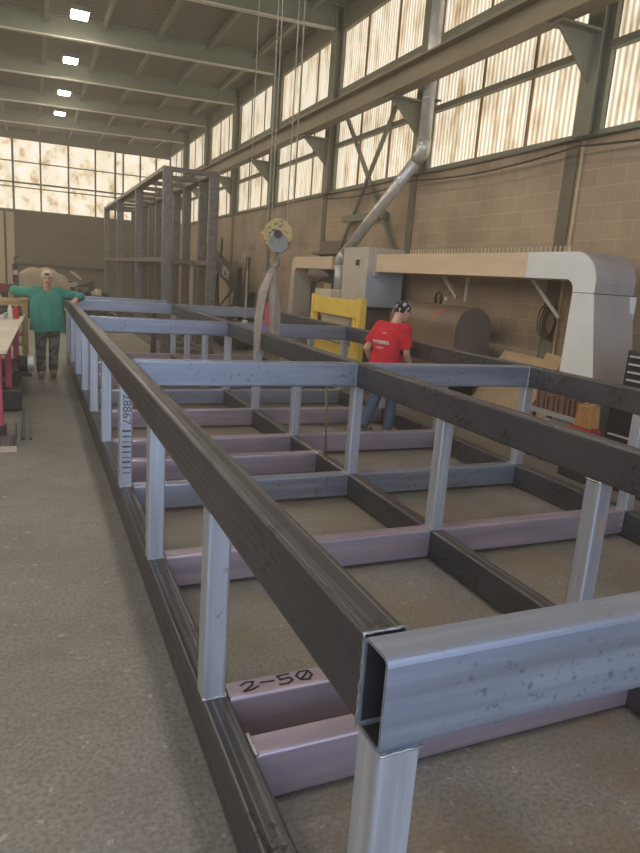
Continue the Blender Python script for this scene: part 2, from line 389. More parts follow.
def tag(o, label=None, cat=None, group=None, kind=None):
    if label: o['label'] = label
    if cat: o['category'] = cat
    if group: o['group'] = group
    if kind: o['kind'] = kind
    return o
def thing(name, loc, label, cat, group=None):
    o = bpy.data.objects.new(name, None); o.empty_display_size = .1; COL.objects.link(o); o.location = loc
    ORG[o.name] = Vector(loc)
    return tag(o, label, cat, group)
def struct(o): return tag(o, kind='structure')
def copy_tree(o, parent=None, skip=()):
    c = o.copy(); COL.objects.link(c)
    if parent: c.parent = parent
    for ch in list(o.children):
        if ch.name.split('.')[0] in skip: continue
        copy_tree(ch, c, skip)
    return c
def text_mesh(body, size, mx, name, m, parent, ext=.0008, sx=1.):
    cu = bpy.data.curves.new(name, 'FONT'); cu.body = body; cu.size = size; cu.extrude = ext; cu.align_x = 'CENTER'; cu.align_y = 'CENTER'
    t = bpy.data.objects.new('tmp_text', cu); COL.objects.link(t)
    dg = bpy.context.evaluated_depsgraph_get(); dg.update()
    me = bpy.data.meshes.new_from_object(t.evaluated_get(dg))
    bpy.data.objects.remove(t)
    me.transform(mx @ Matrix.Scale(sx, 4, (1, 0, 0)))
    off = ORG.get(parent.name, Vector())
    me.transform(Matrix.Translation(-off)); me.materials.clear(); me.materials.append(m)
    o = bpy.data.objects.new(name, me); COL.objects.link(o); o.parent = parent; ORG[o.name] = off
    return o
def basis(x, y, origin):
    x = Vector(x).normalized(); y = Vector(y).normalized(); z = x.cross(y)
    mx = Matrix((x, y, z)).transposed().to_4x4(); mx.translation = Vector(origin); return mx

# ------------------------------------------------------------------ setting
XW, YB, YF, XL = 6.2, 35.8, -7., -8.
SILL, TOP = 4.05, 7.62
COLS = [-2.2, 2.0, 6.2, 10.36, 14.6, 18.8, 23., 27.2, 31.4]
def cam_girders():
    pass
struct(MB().box(XL - .3, XW + .3, YF - .3, YB + .3, -.2, 0).build('floor', M['floor']))
SLOPE = .024
def rz(x, z): return z + SLOPE * (x - XW)
def fall(mb):                                                    # lay level roof steel to the fall of the roof
    mb.v = [(x, y, rz(x, z)) for x, y, z in mb.v]; return mb
struct(fall(MB().box(XL - .3, XW + .3, YF - .3, YB + .3, 8.12, 8.3)).build('ceiling', M['deck']))
struct(MB().box(XW, XW + .25, YF, YB + .25, 0, SILL - .06).build('wall_right', M['block']))
struct(MB().box(XW - .06, XW + .2, YF, YB, SILL - .06, SILL + .02).build('trim_1', M['green_steel']))
struct(MB().box(XW + .02, XW + .25, YF, YB + .25, TOP, 8.12).build('wall_eave', M['green_steel']))
# side windows, one per bay, ribbed fibreglass sheets between the columns
edges = [YF] + COLS + [YB]
for i in range(len(edges) - 1):
    a, b = edges[i] + (.15 if i else 0), edges[i + 1] - (.15 if i < len(edges) - 2 else 0)
    w = struct(MB().box(XW + .06, XW + .08, a, b, SILL, TOP).build('window_%d' % (i + 1), M['pane']))
    g = MB()
    g.box(XW - .06, XW + .05, a, b, 5.03, 5.12); g.box(XW - .06, XW + .05, a, b, 6.19, 6.30); g.box(XW - .04, XW + .05, a, b, TOP - .05, TOP + .02)
    g.build('girt', M['green_steel'], w)
    n = max(2, round((b - a) / 1.3)); s = MB()
    for k in range(1, n):
        y = a + (b - a) * k / n + .12 * math.sin(i * 3 + k)
        s.box(XW + .03, XW + .059, y - .022, y + .022, SILL, TOP)
    s.build('lap_strip', M['lap'], w)
for i, y in enumerate(COLS):
    c = MB()
    z0 = SILL - .05; c.box(XW - .2, XW - .18, y - .14, y + .14, z0, 8.1); c.box(XW - .02, XW + .05, y - .14, y + .14, z0, 8.1); c.box(XW - .18, XW - .02, y - .012, y + .012, z0, 8.1)
    lo = struct(MB().box(XW - .025, XW, y + .17, y + .40, 0, z0 - .02).build('column', M['recess_shade']))  # dark strip on the wall, not a column: painted shade of a recess
    struct(c.build('column', M['green_steel']))
    b = MB()                                                     # roof beam with flanges
    zb = 7.61
    b.box(XL, XW, y - .11, y + .11, 8.09, 8.12); b.box(XL, XW, y - .012, y + .012, zb, 8.1)
    o = struct(fall(b).build('beam', M['roof_steel'])); fall(MB().box(XL, XW - .2, y - .07, y + .07, zb, zb + .03)).build('bottom_flange', M['flange'], o)  # pale flange colour carries the lit edge
    # bracket that carries the crane girder
    k = MB(); k.prism([(XW - .2, 5.22), (XW - .84, 5.22), (XW - .72, 5.12), (XW - .2, 4.62)], 'y', y - .012, y + .012)
    k.box(XW - .84, XW - .2, y - .13, y + .13, 5.2, 5.23)
    struct(k.build('beam_bracket', M['green_steel']))
for k in range(10):                                              # purlins under the deck
    x = XL + 1.0 + k * 1.38
    p = MB(); p.box(x - .012, x + .012, YF, YB, 7.94, 8.12); p.box(x - .05, x + .05, YF, YB, 7.93, 7.945)
    struct(fall(p).build('beam_purlin', M['roof_steel']))
g = MB()                                                         # crane runway girder
gx = 5.42
g.box(gx - .13, gx + .13, YF, YB, 5.24, 5.265); g.box(gx - .16, gx + .16, YF, YB, 5.575, 5.60); g.box(gx - .012, gx + .012, YF, YB, 5.26, 5.58)
g.box(gx - .03, gx + .03, YF, YB, 5.6, 5.66)
struct(g.build('beam_crane_girder', M['girder']))
# cross bracing with its gusset plate in the bay of the left arch
x = MB()
for a, b in (((XW - .1, 13.75, 5.6), (XW - .1, 11.0, 2.6)), ((XW - .13, 11.2, 5.6), (XW - .13, 13.6, 2.6))): x.bar(a, b, .07, .07)
x.box(XW - .17, XW - .07, 11.5, 13.5, 3.26, 3.40)
struct(x.build('beam_cross_brace', M['green_steel']))
# pale conduit and slack cables along the sill
c = MB(); c.pipe([(XW - .04, 6.27, 3.93), (XW - .04, 6.27, 2.5), (XW - .04, 6.27, .0)], .016, 8)
tag(c.build('conduit', M['beige_panel']), 'thin pale conduit running down the block wall beside the column near the rounded white hood', 'conduit')
c = MB()
for zz, sag in ((3.96, .04), (3.87, .10)):
    pts = []
    for i in range(0, 61):
        y = 2. + (14.6 - 2.) * i / 60.; t = ((y - 2.) % 4.2) / 4.2
        pts.append((XW - .22, y, zz - sag * 4 * t * (1 - t)))
    c.pipe(pts, .014, 6)
tag(c.build('cable', M['dark_iron']), 'pair of dark slack cables strung along the block wall just below the window sill', 'cable')

# back wall
struct(MB().box(XL, XW + .25, YB, YB + .25, 0, 4.2).build('wall_back', M['dark_wall']))
struct(MB().box(XL, XW, YB, YB + .25, 7.47, 8.12).build('wall_back_top', M['green_steel']))
w = struct(MB().box(XL, XW, YB + .1, YB + .12, 4.2, 7.47).build('window_12', M['pane_back']))
f = MB()
for z, h in ((6.47, .05), (5.50, .08), (5.29, .05), (4.22, .06)): f.box(XL, XW, YB, YB + .09, z - h / 2, z + h / 2)
for xx, ww in ((-5.9, .1), (-1.28, .1), (3.46, .1)): f.box(xx - ww / 2, xx + ww / 2, YB, YB + .09, 4.2, 7.47)
f.build('window_frame', M['roof_steel'], w)
f = MB()
for xx in (-7.1, -4.7, -3.5, -2.4, -.05, 1.23, 2.5, 3.85, 4.7, 5.5): f.box(xx - .04, xx + .04, YB + .03, YB + .095, 4.2, 7.47)
f.build('lap_strip', M['lap'], w)
d = struct(MB().box(-5.2, -1.3, YB - .06, YB - .01, 0, 4.1).build('door_1', M['beige_panel']))
MB().box(-1.75, -1.66, YB - .1, YB - .06, 0, 4.1).build('door_post', M['dark_iron'], d)
struct(MB().box(-1.3, 3.2, YB - .1, YB - .02, 1.55, 1.70).build('trim_2', M['dark_iron']))
# left wall and the front wall with its big open doorway (behind the camera)
lw = MB(); lw.box(XL - .25, XL, YF, YB + .25, 0, SILL); lw.box(XL - .25, XL, YF, YB + .25, TOP, 8.12)
struct(lw.build('wall_left', M['dark_wall']))
w = struct(MB().box(XL - .12, XL - .1, YF, YB, SILL, TOP).build('window_13', M['pane_fill_left']))  # unseen glowing window, added to light the right-hand wall and machines
f = MB()
for y in COLS: f.box(XL - .08, XL + .02, y - .14, y + .14, SILL, TOP)
for z in (5.08, 6.24): f.box(XL - .08, XL, YF, YB, z - .05, z + .05)
f.build('window_frame', M['roof_steel'], w)  # frame of the added, unseen left window
fw = MB(); fw.box(XL, -6.6, YF - .25, YF, 0, 8.12); fw.box(4.6, XW + .25, YF - .25, YF, 0, 8.12); fw.box(-6.6, 4.6, YF - .25, YF, 6.2, 8.12)
struct(fw.build('wall_front', M['block_x']))

# lamps
def lamp(y, label, x=.62):
    t = thing('ceiling_lamp', (x, y, 7.62), label, 'lamp', 'square lamps under the roof')
    c = MB(); c.box(x - .22, x + .22, y - .30, y + .30, 7.72, 7.84); c.pipe([(x, y, 7.84), (x, y, rz(x, 8.12))], .015, 6)
    c.build('housing', M['lamp_case'], t, bevel=.02)
    MB().box(x - .18, x + .18, y - .26, y + .26, 7.69, 7.722).build('diffuser', M['lamp_glow'], t)
    return t
lamp(17.6, 'glowing square ceiling lamp, first of the row counting from the top of the picture')
lamp(21.65, 'glowing square ceiling lamp, the middle one of the three bright ones')
lamp(25.9, 'glowing square ceiling lamp, lowest of the three bright ones in the picture')
lamp(29.6, 'small ceiling lamp furthest along the row, mostly behind a roof beam')
for y in (13.1, 8.9, 4.7, .5, -3.7): lamp(y, 'unseen ceiling lamp added for light, continuing the row above the top of view')  # guessed lamps out of view, added to raise the room light
for y in (29.2, 25.6, 21.4, 17.3, 13.1, 8.9, 4.7, .5, -3.7): lamp(y, 'unseen ceiling lamp added for light, second row beyond the left edge of view', -4.9)  # whole extra row out of view, added for more light

# ------------------------------------------------------------------ the welded frame
W1, W2, T, D, BZ = 2.0, 3.91, 1.25, .21, .234
LEN = 12.7
YS = [0, 1.37, 2.775, 4.17, 5.62, 7.04, 8.46, 9.87, 11.27, LEN - .1]
fr = thing('steel_skid', (0, 0, 0), 'long welded steel tube frame on the floor, chest-high rails filling the foreground', 'steel frame')
Wd = .1
for nm, xx, y0, y1 in (('top_rail', 0, Wd, LEN), ('top_rail', W1, Wd + .0, LEN), ('top_rail', W2, Wd, LEN)):
    r = MB().tube('y', xx, xx + Wd, y0 + .002, y1, T - D, T).build(nm, M['rail'], fr)
for nm, xx, y0 in (('bottom_rail', 0, 0), ('bottom_rail', W2, .0)):
    MB().tube('y', xx, xx + .112, y0, LEN, 0.004, BZ).build(nm, M['rail'], fr)
# top cross beams
MB().tube('x', 0, W2 + Wd, 0, Wd - .002, T - D, T, open0=True, r=.018).build('front_beam', M['cross'], fr)
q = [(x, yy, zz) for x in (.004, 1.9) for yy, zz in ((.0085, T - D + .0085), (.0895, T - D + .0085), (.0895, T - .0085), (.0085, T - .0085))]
MB().add(q, [(0, 1, 5, 4), (1, 2, 6, 5), (2, 3, 7, 6), (3, 0, 4, 7), (4, 5, 6, 7)]).build('bore_shade', M['inside'], fr)  # added liner, coloured dark to keep the open tube end in shade
for y in (4.15, 8.38, LEN - .1):
    for x0, x1 in ((Wd, W1), (W1 + Wd, W2)):
        MB().tube('x', x0 + .002, x1 - .002, y, y + Wd, T - D, T - .002).build('top_cross_beam', M['cross'], fr)
# posts
for j, xx in enumerate((0, W1, W2)):
    for i, y in enumerate(YS):
        if j == 1 and i == 0: continue
        MB().tube('z', xx + .001, xx + Wd - .001, y + .001, y + Wd - .001, BZ - .002, T - D + .002, r=.013).build('post', M['post'], fr)
# bottom cross members and the short middle rail pieces between them
crossY = [.0, 1.0, 1.345, 2.785, 4.17, 4.9, 5.63, 7.04, 8.46, 9.87, 11.27, LEN - .1]
BLUE = (4.17, 8.46)
for y in crossY:
    m = M['cross'] if y in BLUE else M['purple']
    wy = .115
    MB().tube('x', .113, W1, y, y + wy, .024, BZ).build('floor_beam', m, fr)
    if y not in (4.9, 1.345):
        MB().tube('x', W1 + .1, W2, y, y + wy, .024, BZ).build('floor_beam', m, fr)
ys = [0.0] + crossY
for y0, y1 in zip(crossY[:-1], crossY[1:]):
    MB().tube('y', W1, W1 + Wd, y0 + (.115), y1, .024, BZ + .001).build('middle_floor_rail', M['rail'], fr)
for y in crossY:
    MB().tube('y', W1 + .001, W1 + Wd, y + .0, y + .115, .025, BZ + .0005).build('middle_floor_rail', M['purple'], fr)
# weld beads at the joints seen close up
def weld(pts, r=.006):
    p2 = []
    for a, b in zip(pts[:-1], pts[1:]):
        a, b = Vector(a), Vector(b); n = max(2, int((b - a).length / .012))
        for k in range(n): p2.append(a.lerp(b, k / n) + Vector((random.uniform(-1, 1), random.uniform(-1, 1), random.uniform(-1, 1))) * .0015)
    p2.append(Vector(pts[-1]))
    return MB().pipe(p2, [r * random.uniform(.75, 1.2) for _ in p2], 6).build('weld_bead', M['weld'], fr, smooth=True)
weld([(0, Wd, T - D), (0, Wd, T), (Wd, Wd, T)], .0035)
weld([(0, .0, T - D), (Wd, .0, T - D)], .004)
for i, y in enumerate(YS[1:6]):
    weld([(0, y, BZ), (Wd, y, BZ)], .006)
    weld([(Wd, y, BZ), (Wd, y + .08, BZ)], .006)
for y in (2.775, 4.17): weld([(W1, y + Wd, BZ), (W1, y, BZ), (W1 + Wd, y, BZ)], .006)
for y in (1.37, 2.775): weld([(W1, y + Wd, T - D), (W1, y, T - D), (W1 + Wd, y, T - D)], .006)
weld([(Wd + .015, 1.0, BZ), (Wd + .015, 1.115, BZ)], .01)
weld([(W1 - .002, 4.148, T - .01), (W1 - .002, 4.148, T - D)], .006); weld([(W2 - .002, 4.148, T - .01), (W2 - .002, 4.148, T - D)], .007)
weld([(W2, 2.775, BZ), (W2 + .1, 2.775, BZ)], .01); weld([(W1 - .002, 4.168, BZ), (W1 - .002, 4.168, .03)], .008)
weld([(W2 - .002, 2.783, BZ), (W2 - .002, 2.783, .05)], .012)
# handwriting on the floor beam and stencilled digits on a post
mk = MB()
def stroke(pts, w=.011):
    for (u0, v0), (u1, v1) in zip(pts[:-1], pts[1:]):
        a, b = Vector((.175 + u0 * .80, 1.36 + v0, 0)), Vector((.175 + u1 * .80, 1.36 + v1, 0)); d = (b - a).normalized(); n = Vector((-d.y, d.x, 0)) * w / 2; a -= d * w * .3; b += d * w * .3
        z = BZ + .0012
        mk.add([(p.x, p.y, z + k) for k in (0, .0006) for p in (a - n, b - n, b + n, a + n)], [(0, 1, 2, 3), (7, 6, 5, 4), (0, 4, 5, 1), (1, 5, 6, 2), (2, 6, 7, 3), (3, 7, 4, 0)])
stroke([(0, .055), (.035, .072), (.075, .068), (.06, .045), (.005, .012), (.05, .016), (.09, .03)])
stroke([(.11, .052), (.185, .048)])
stroke([(.285, .078), (.215, .074), (.222, .046), (.275, .050), (.285, .028), (.25, .012), (.205, .014)])
stroke([(.33, .02), (.315, .05), (.345, .078), (.395, .076), (.405, .042), (.375, .014), (.33, .02), (.40, .074)])
mk.build('marker_writing', M['marker'], fr)
mx = basis((0, 0, -1), (1, 0, 0), (.052, 4.1692, .86))
text_mesh('28867', .085, mx, 'stencilled_number', M['stencil'], fr, sx=1.15)
tk = MB()
for k in range(9): tk.box(.02, .085, 4.1685, 4.17, .345 + k * .042, .352 + k * .042 + .004 * (k % 3))
tk.build('tally_marks', M['stencil'], fr)
tk = MB().add([(W1 + .055 + .018 * math.cos(a) * (1 + .2 * math.sin(3 * a)), 1.3695, .80 + .055 * math.sin(a)) for a in [k * PI / 8 for k in range(16)]], [tuple(range(16))])
tk.build('rust_spot', M['rust_tint'], fr)

tall = copy_tree(fr, skip=('weld_bead', 'marker_writing', 'stencilled_number', 'tally_marks', 'rust_spot'))
tall.name = 'standing_skid'
tall.rotation_euler = (0, -PI / 2, 0); tall.location = (3.43, 14.6, 0.0); tall.scale = (1.035, 1.035, 1.035)
tag(tall, 'tall dark steel tube frame tipped up on its long side behind the low frame', 'steel frame')
for c in tall.children:
    c.data = c.data.copy(); c.data.materials.clear(); c.data.materials.append(M['tall'])

# loose tube lying across trestles beyond the low frame
t = thing('loose_tube', (.3, 13.7, 0), 'single steel tube laid across low trestles just beyond the far end of the low frame', 'steel tube')
MB().tube('x', .15, 2.05, 13.45, 13.6, 1.06, 1.27, open0=True).build('tube', M['cross'], t)
for xx in (.4, 1.8):
    b = MB(); b.bar((xx, 13.35, 0), (xx, 13.52, 1.06), .06, .06); b.bar((xx, 13.75, 0), (xx, 13.54, 1.06), .06, .06); b.box(xx - .03, xx + .03, 13.4, 13.68, .98, 1.06)
    b.build('trestle', M['dark_iron'], t)

# rods about the frame
o = MB().pipe([(1.965, 4.60, BZ + .03), (1.77, 4.275, 1.10)], .012, 8)
o.ball((1.965, 4.60, BZ + .03), .026, 10)
tag(o.build('pry_rod', M['girder'], smooth=True), 'thin brown rod leaning from the floor beam up behind the middle top cross beam', 'rod')
o = MB().bar((.80, 10.2, .264), (1.78, 8.62, .264), .05, .05)
tag(o.build('steel_bar', M['wood']), 'pale angle bar lying slantwise on the floor beams beneath the second cross beam', 'bar')

# ------------------------------------------------------------------ hoist block, slings, pendant
hx, hy = 2.19, 6.95
t = thing('hook_block', (hx, hy, 2.0), 'round chipped yellow crane hook block hanging on wire ropes over the middle rail', 'crane hook')
mxs = basis((.92, -.39, 0), (0, 0, 1), (hx, hy, 2.44))           # disc axis towards the door, x across
b = MB()
for s_ in (-.055, .035):
    b.lathe([(.17, s_), (.182, s_ + .006), (.182, s_ + .018), (.17, s_ + .024)], 36, mxs)
b.lathe([(.15, -.035), (.12, 0), (.15, .038)], 30, mxs)
b.build('sheave', M['sheave'], t, smooth=False)
b = MB(); b.lathe([(.05, -.085), (.05, .085)], 18, mxs); b.build('axle', M['dark_iron'], t)
b2 = MB()
for z0, z1 in ((-.068, -.058), (.061, .071)):
    q = [(-.10, -.06), (-.03, .035), (.03, .035), (.12, -.05), (.14, -.15), (.07, -.215), (-.06, -.215), (-.12, -.14)]
    b2.add([(x, y, z) for z in (z0, z1) for x, y in q], [tuple(range(7, -1, -1)), tuple(range(8, 16))] + [(i, (i + 1) % 8, (i + 1) % 8 + 8, i + 8) for i in range(8)], mxs)
b2.build('side_plate', M['worn_plate'], t, bevel=.004)
b = MB(); b.ball(mxs @ Vector((-.17, .0, .0)), (.05, .03, .03)); b.pipe([mxs @ Vector((-.19, -.0, 0)), mxs @ Vector((-.17, -.06, 0)), mxs @ Vector((-.12, -.18, 0))], .02, 8)
b.build('rope_guard', M['sheave'], t, smooth=True)
hk = [Vector((0, -.20, 0)), Vector((-.005, -.26, 0))] + [Vector((-.03 + .055 * math.cos(a), -.33 + .065 * math.sin(a), 0)) for a in [math.radians(q) for q in range(60, -205, -24)]]
MB().pipe([mxs @ p for p in hk], [.02, .022] + [.024 - .0012 * k for k in range(len(hk) - 2)], 10).build('hook', M['worn_plate'], t, smooth=True)
rp = MB()
for dx in (-.135, -.09, .10, .165):
    p = mxs @ Vector((dx, 0, 0)); rp.pipe([p + Vector((0, 0, .02)), (p.x + .0, p.y, 7.1)], .0075, 6)
rp.build('wire_rope', M['rope'], t)
b = MB(); b.box(hx - .4, hx + .4, hy - .25, hy + .25, 7.05, 7.5); b.box(hx - .05, hx + .05, hy - .2, hy + .2, 7.5, 8.0); b.build('hoist_housing', M['sheave'], t, bevel=.03)

def ribbon(pts, w, across, th=.006):
    s = MB(); pts = [Vector(p) for p in pts]; ac = Vector(across).normalized()
    ring = []
    for i, p in enumerate(pts):
        d = (pts[min(i + 1, len(pts) - 1)] - pts[max(0, i - 1)]).normalized(); n = d.cross(ac).normalized()
        ww = w[i] if isinstance(w, list) else w
        ring += [p + ac * ww / 2 + n * th, p - ac * ww / 2 + n * th, p - ac * ww / 2 - n * th, p + ac * ww / 2 - n * th]
    fs = [(0, 1, 2, 3), tuple(range(len(ring) - 4, len(ring)))]
    for i in range(len(pts) - 1):
        for k in range(4):
            fs.append((i * 4 + k, i * 4 + (k + 1) % 4, i * 4 + 4 + (k + 1) % 4, i * 4 + 4 + k))
    return s.add(ring, fs)
hb = mxs @ Vector((-.03, -.37, 0))
AC = (.92, -.39, 0)
s1 = ribbon([hb, hb + Vector((-.05, .0, -.10)), (2.0, 6.86, 1.75), (1.955, 6.84, 1.45), (1.945, 6.83, 1.2), (1.945, 6.83, 1.02)], [.06, .08, .10, .10, .085, .07], AC)
s1.add(*(lambda q: (q.v, q.f))(ribbon([(1.945, 6.83, 1.02), (2.05, 6.86, 1.015), (2.145, 6.89, 1.02)], .06, (0, 1, 0))))
s1.add(*(lambda q: (q.v, q.f))(ribbon([(2.145, 6.89, 1.02), (2.15, 6.88, 1.26), (2.14, 6.9, 1.6), hb + Vector((.0, .02, .0))], [.06, .06, .07, .06], AC)))
t = thing('lifting_sling', (1.97, 6.83, 1.02), 'grey-brown webbing sling looped round the middle rail and hung on the crane hook', 'sling')
s1.build('webbing', M['sling'], t)
ribbon([(2.06, 6.86, 1.62), (2.065, 6.85, 1.45), (2.07, 6.84, 1.32)], [.04, .055, .05], AC, .004).build('tag', M['red'], t)['label'] = 'red label of the sling'
s2 = ribbon([hb + Vector((.03, .06, .0)), (2.15, 6.98, 1.88), (2.235, 7.0, 1.6), (2.25, 7.02, 1.40), (2.25, 7.03, 1.16)], [.06, .08, .105, .105, .10], AC)
tag(s2.build('lifting_sling', M['sling']), 'second webbing sling hanging straight from the hook behind the middle rail', 'sling')
p = MB(); px, py = 2.20, 8.2
p.pipe([(px, py, 7.9), (px, py, 2.0)], .006, 6); p.pipe([(px, py, 2.0), (px, py, 1.32)], .016, 8)
t = thing('pendant_cable', (px, py, 1.30), 'thin hanging pendant cable that ends above the middle rail left of the crane hook', 'cable')
p.build('cord', M['rope'], t); MB().box(px - .035, px + .035, py - .03, py + .03, 1.255, 1.30).build('end_fitting', M['off_white'], t, bevel=.01)

# ------------------------------------------------------------------ machines along the right wall
def arc(cx, cy, r, a0, a1, n=10): return [(cx + r * math.cos(math.radians(a0 + (a1 - a0) * k / n)), cy + r * math.sin(math.radians(a0 + (a1 - a0) * k / n))) for k in range(n + 1)]
def arch(name, label, X0, X1, ya, yb, ztop, zb, rO, legtop, legfoot, m_beam, m_leg, m_end):
    """long sheet-metal hood: horizontal beam that turns down through a round corner into a leg (leg at low y = ya side)"""
    t = thing(name, (X0, ya, 0), label, 'machine hood')
    ym = ya + rO
    b = MB()    # beam, front profile in (y,z)
    ri = .13
    outer = arc(ym, ztop - rO, rO, 90, 180)
    inner = arc(ya + legtop + ri, zb - ri, ri, 180, 90)
    prof = [(yb, ztop)] + outer + [(ya, zb - ri - .02), (ya + legtop, zb - ri - .02)] + inner + [(yb, zb)]
    b.prism(prof, 'x', X0, X1)
    o = b.build('beam', m_beam, t)
    prof = [(ya, zb - ri - .02), (ya + legtop, zb - ri - .02), (ya + legtop + .04, 0), (ya - legfoot, 0)]
    l = MB().prism(prof, 'x', X0 - .003, X1 + .003).build('leg', m_leg, t)
    ln = MB()                                                       # end sheet that wraps over the corner and down
    pr = [(ym, ztop + .006)] + [(y, z) for y, z in arc(ym, ztop - rO, rO + .006, 90, 180)]
    ln.strip(pr, 'x', X0 + .004, X1); ln.strip([(ya - .006, ztop - rO + .01), (ya - .006, zb - ri - .02), (ya - legfoot - .006, .0)], 'x', X0 + .004, X1)
    e = ln.build('end_sheet', m_end, t)
    sd = e.modifiers.new('thick', 'SOLIDIFY'); sd.thickness = .008; sd.offset = 1
    MB().box(X1 - .05, X1 + .02, ya - .045, ya - .008, zb - 1.0, zb - .16).build('flange', m_leg, t)
    MB().box(X0 - .006, X1, ya - .013, ya + legtop, zb - ri - .024, zb - ri - .018).build('seam', M['dark_iron'], t)
    return t
a1 = arch('machine_hood', 'big rounded pale hood with white leg and long tan arm against the block wall', 5.35, 5.97, 4.9, 10.3, 2.475, 2.155, .36, .33, .38, M['tan_sheet'], M['white_sheet'], M['end_panel'])
# white corner of the tan arm
wc = MB().prism([(6.1, 2.477)] + arc(5.26, 2.115, .362, 90, 180) + [(4.898, 2.0), (5.23, 2.0)] + arc(5.36, 2.025, .128, 180, 90) + [(6.1, 2.153)], 'x', 5.344, 5.5)
wc.build('corner_sheet', M['white_sheet'], a1)
for p, q in (((5.95, 8.95, 2.16), (5.95, 8.45, 1.8)), ((5.9, 6.6, 2.16), (5.95, 6.03, 1.66)), ((5.95, 8.2, 2.16), (5.95, 8.2, 1.75))):
    MB().bar(p, q, .04, .05).build('strut', M['galv'], a1)
t = thing('wire_rack', (5.9, 6, 2.475), 'row of short pale pegs standing on top of the tan hood arm', 'rack')
MB().box(5.885, 5.9, 5.9, 10.1, 2.50, 2.52).build('rail', M['off_white'], t)
for k in range(46): MB().box(5.89, 5.905, 5.95 + k * .09, 5.97 + k * .09, 2.479, 2.60).build('peg', M['off_white'], t)
a2 = arch('machine_hood', 'smaller brownish hood behind the sling, its grey leg left of the yellow frame', 5.35, 5.97, 0, 2.4, 2.44, 2.18, .22, .20, .30, M['tan_sheet'], M['grey_panel'], M['grey_panel'])
for c in a2.children:      # mirrored: leg at the far end
    for v in c.data.vertices: v.co.y = -v.co.y
    bb = bmesh.new(); bb.from_mesh(c.data); bmesh.ops.reverse_faces(bb, faces=bb.faces); bb.to_mesh(c.data); bb.free()
a2.location = (5.35, 14.75, 0)
# dark inner housing in the left arch
o = MB().box(5.75, 6.0, 12.5, 14.4, .02, 2.16); o.build('back_panel', M['dark_iron'], None)
bp = bpy.data.objects['back_panel']; tag(bp, 'dark steel backing sheet standing under the smaller brown hood', 'steel sheet')
# brown ledge on the wall above it
tag(MB().box(XW - .25, XW, 12.9, 15.0, 2.55, 2.60).box(XW - .03, XW, 12.9, 15.0, 2.60, 2.88).build('wall_ledge', M['brown_metal'], bevel=.005), 'brown steel ledge fixed to the block wall above the smaller hood', 'ledge')

# grey cabinet beside the big hood
t = thing('sheet_metal_cabinet', (5.2, 10.36, 0), 'tall grey sheet-metal housing with blue-grey end panel behind the person in red', 'cabinet')
o = MB().box(5.2, 5.98, 10.36, 11.45, 1.5, 2.6).build('housing', M['grey_panel'], t, bevel=.015)
e = MB(); e.add([(5.2, 10.355, 1.5), (5.98, 10.355, 1.5), (5.98, 10.355, 2.15), (5.2, 10.355, 2.15), (5.59, 10.33, 1.85)], [(0, 1, 4), (1, 2, 4), (2, 3, 4), (3, 0, 4)])
e.build('end_panel', M['blue_panel'], t)
b = MB(); b.box(5.185, 5.2, 10.63, 10.87, 2.22, 2.40); b.build('vent_frame', M['galv'], t); MB().box(5.18, 5.19, 10.67, 10.83, 2.255, 2.365).build('vent', M['dark_iron'], t)
o = MB().box(5.25, 5.95, 10.42, 11.4, 0, 1.5).build('base', M['brown_metal'], t, bevel=.01)
MB().box(5.3, 5.9, 10.395, 10.42, .1, 1.32).build('base_door', M['brown_metal'], t, bevel=.008)
MB().box(5.55, 5.78, 10.385, 10.397, 1.10, 1.17).build('name_plate', M['grey_panel'], t)
MB().box(5.2, 5.98, 10.30, 10.36, 1.44, 1.50).build('lip', M['dark_iron'], t)
# ledge of ductwork round the arm end
MB().box(5.32, 5.42, 10.3, 10.36, 2.08, 2.52).build('arm_collar', M['grey_panel'], t)

# domed tank under the hood
t = thing('domed_tank', (5.45, 7.4, 0), 'brown round-topped steel tank lying under the tan hood arm, right of the person in red', 'tank')
prof = [(5.18, .5), (5.82, .5), (5.82, 1.37)] + arc(5.5, 1.37, .32, 0, 180, 18)[1:]
MB().prism(prof, 'y', 7.32, 9.3).build('shell', M['tank'], t)
def inset(p, k): return [(5.5 + (x - 5.5) * k, .9 + (z - .9) * k) for x, z in p]
MB().prism(inset(prof, 1.0), 'y', 7.285, 7.32).build('rim', M['tank'], t)
MB().prism(inset(prof, .93), 'y', 7.27, 7.30).build('end_plate', M['tank_end'], t)
b = MB(); b.box(5.22, 5.32, 7.5, 9.2, 0, .5); b.box(5.68, 5.78, 7.5, 9.2, 0, .5); b.build('stand', M['dark_iron'], t)
sg = MB(); sg.bar((5.44, 7.268, .86), (5.52, 7.268, .90), .012, .012); sg.bar((5.46, 7.268, .84), (5.5, 7.268, .89), .01, .01); sg.build('chalk_mark', M['off_white'], t)
t = thing('pipe_fitting', (5.5, 8.3, 1.69), 'small black pipe fitting standing on the crown of the brown tank', 'fitting')
b = MB(); b.pipe([(5.5, 8.4, 1.694), (5.5, 8.4, 1.83), (5.5, 8.32, 1.88), (5.5, 8.24, 1.83), (5.5, 8.24, 1.694)], .022, 8); b.pipe([(5.5, 8.3, 1.79), (5.5, 8.12, 1.77)], .018, 8)
b.build('bend', M['black'], t, smooth=True); MB().ball((5.5, 8.1, 1.77), .035, 10).build('valve_cap', M['off_white'], t, smooth=True)

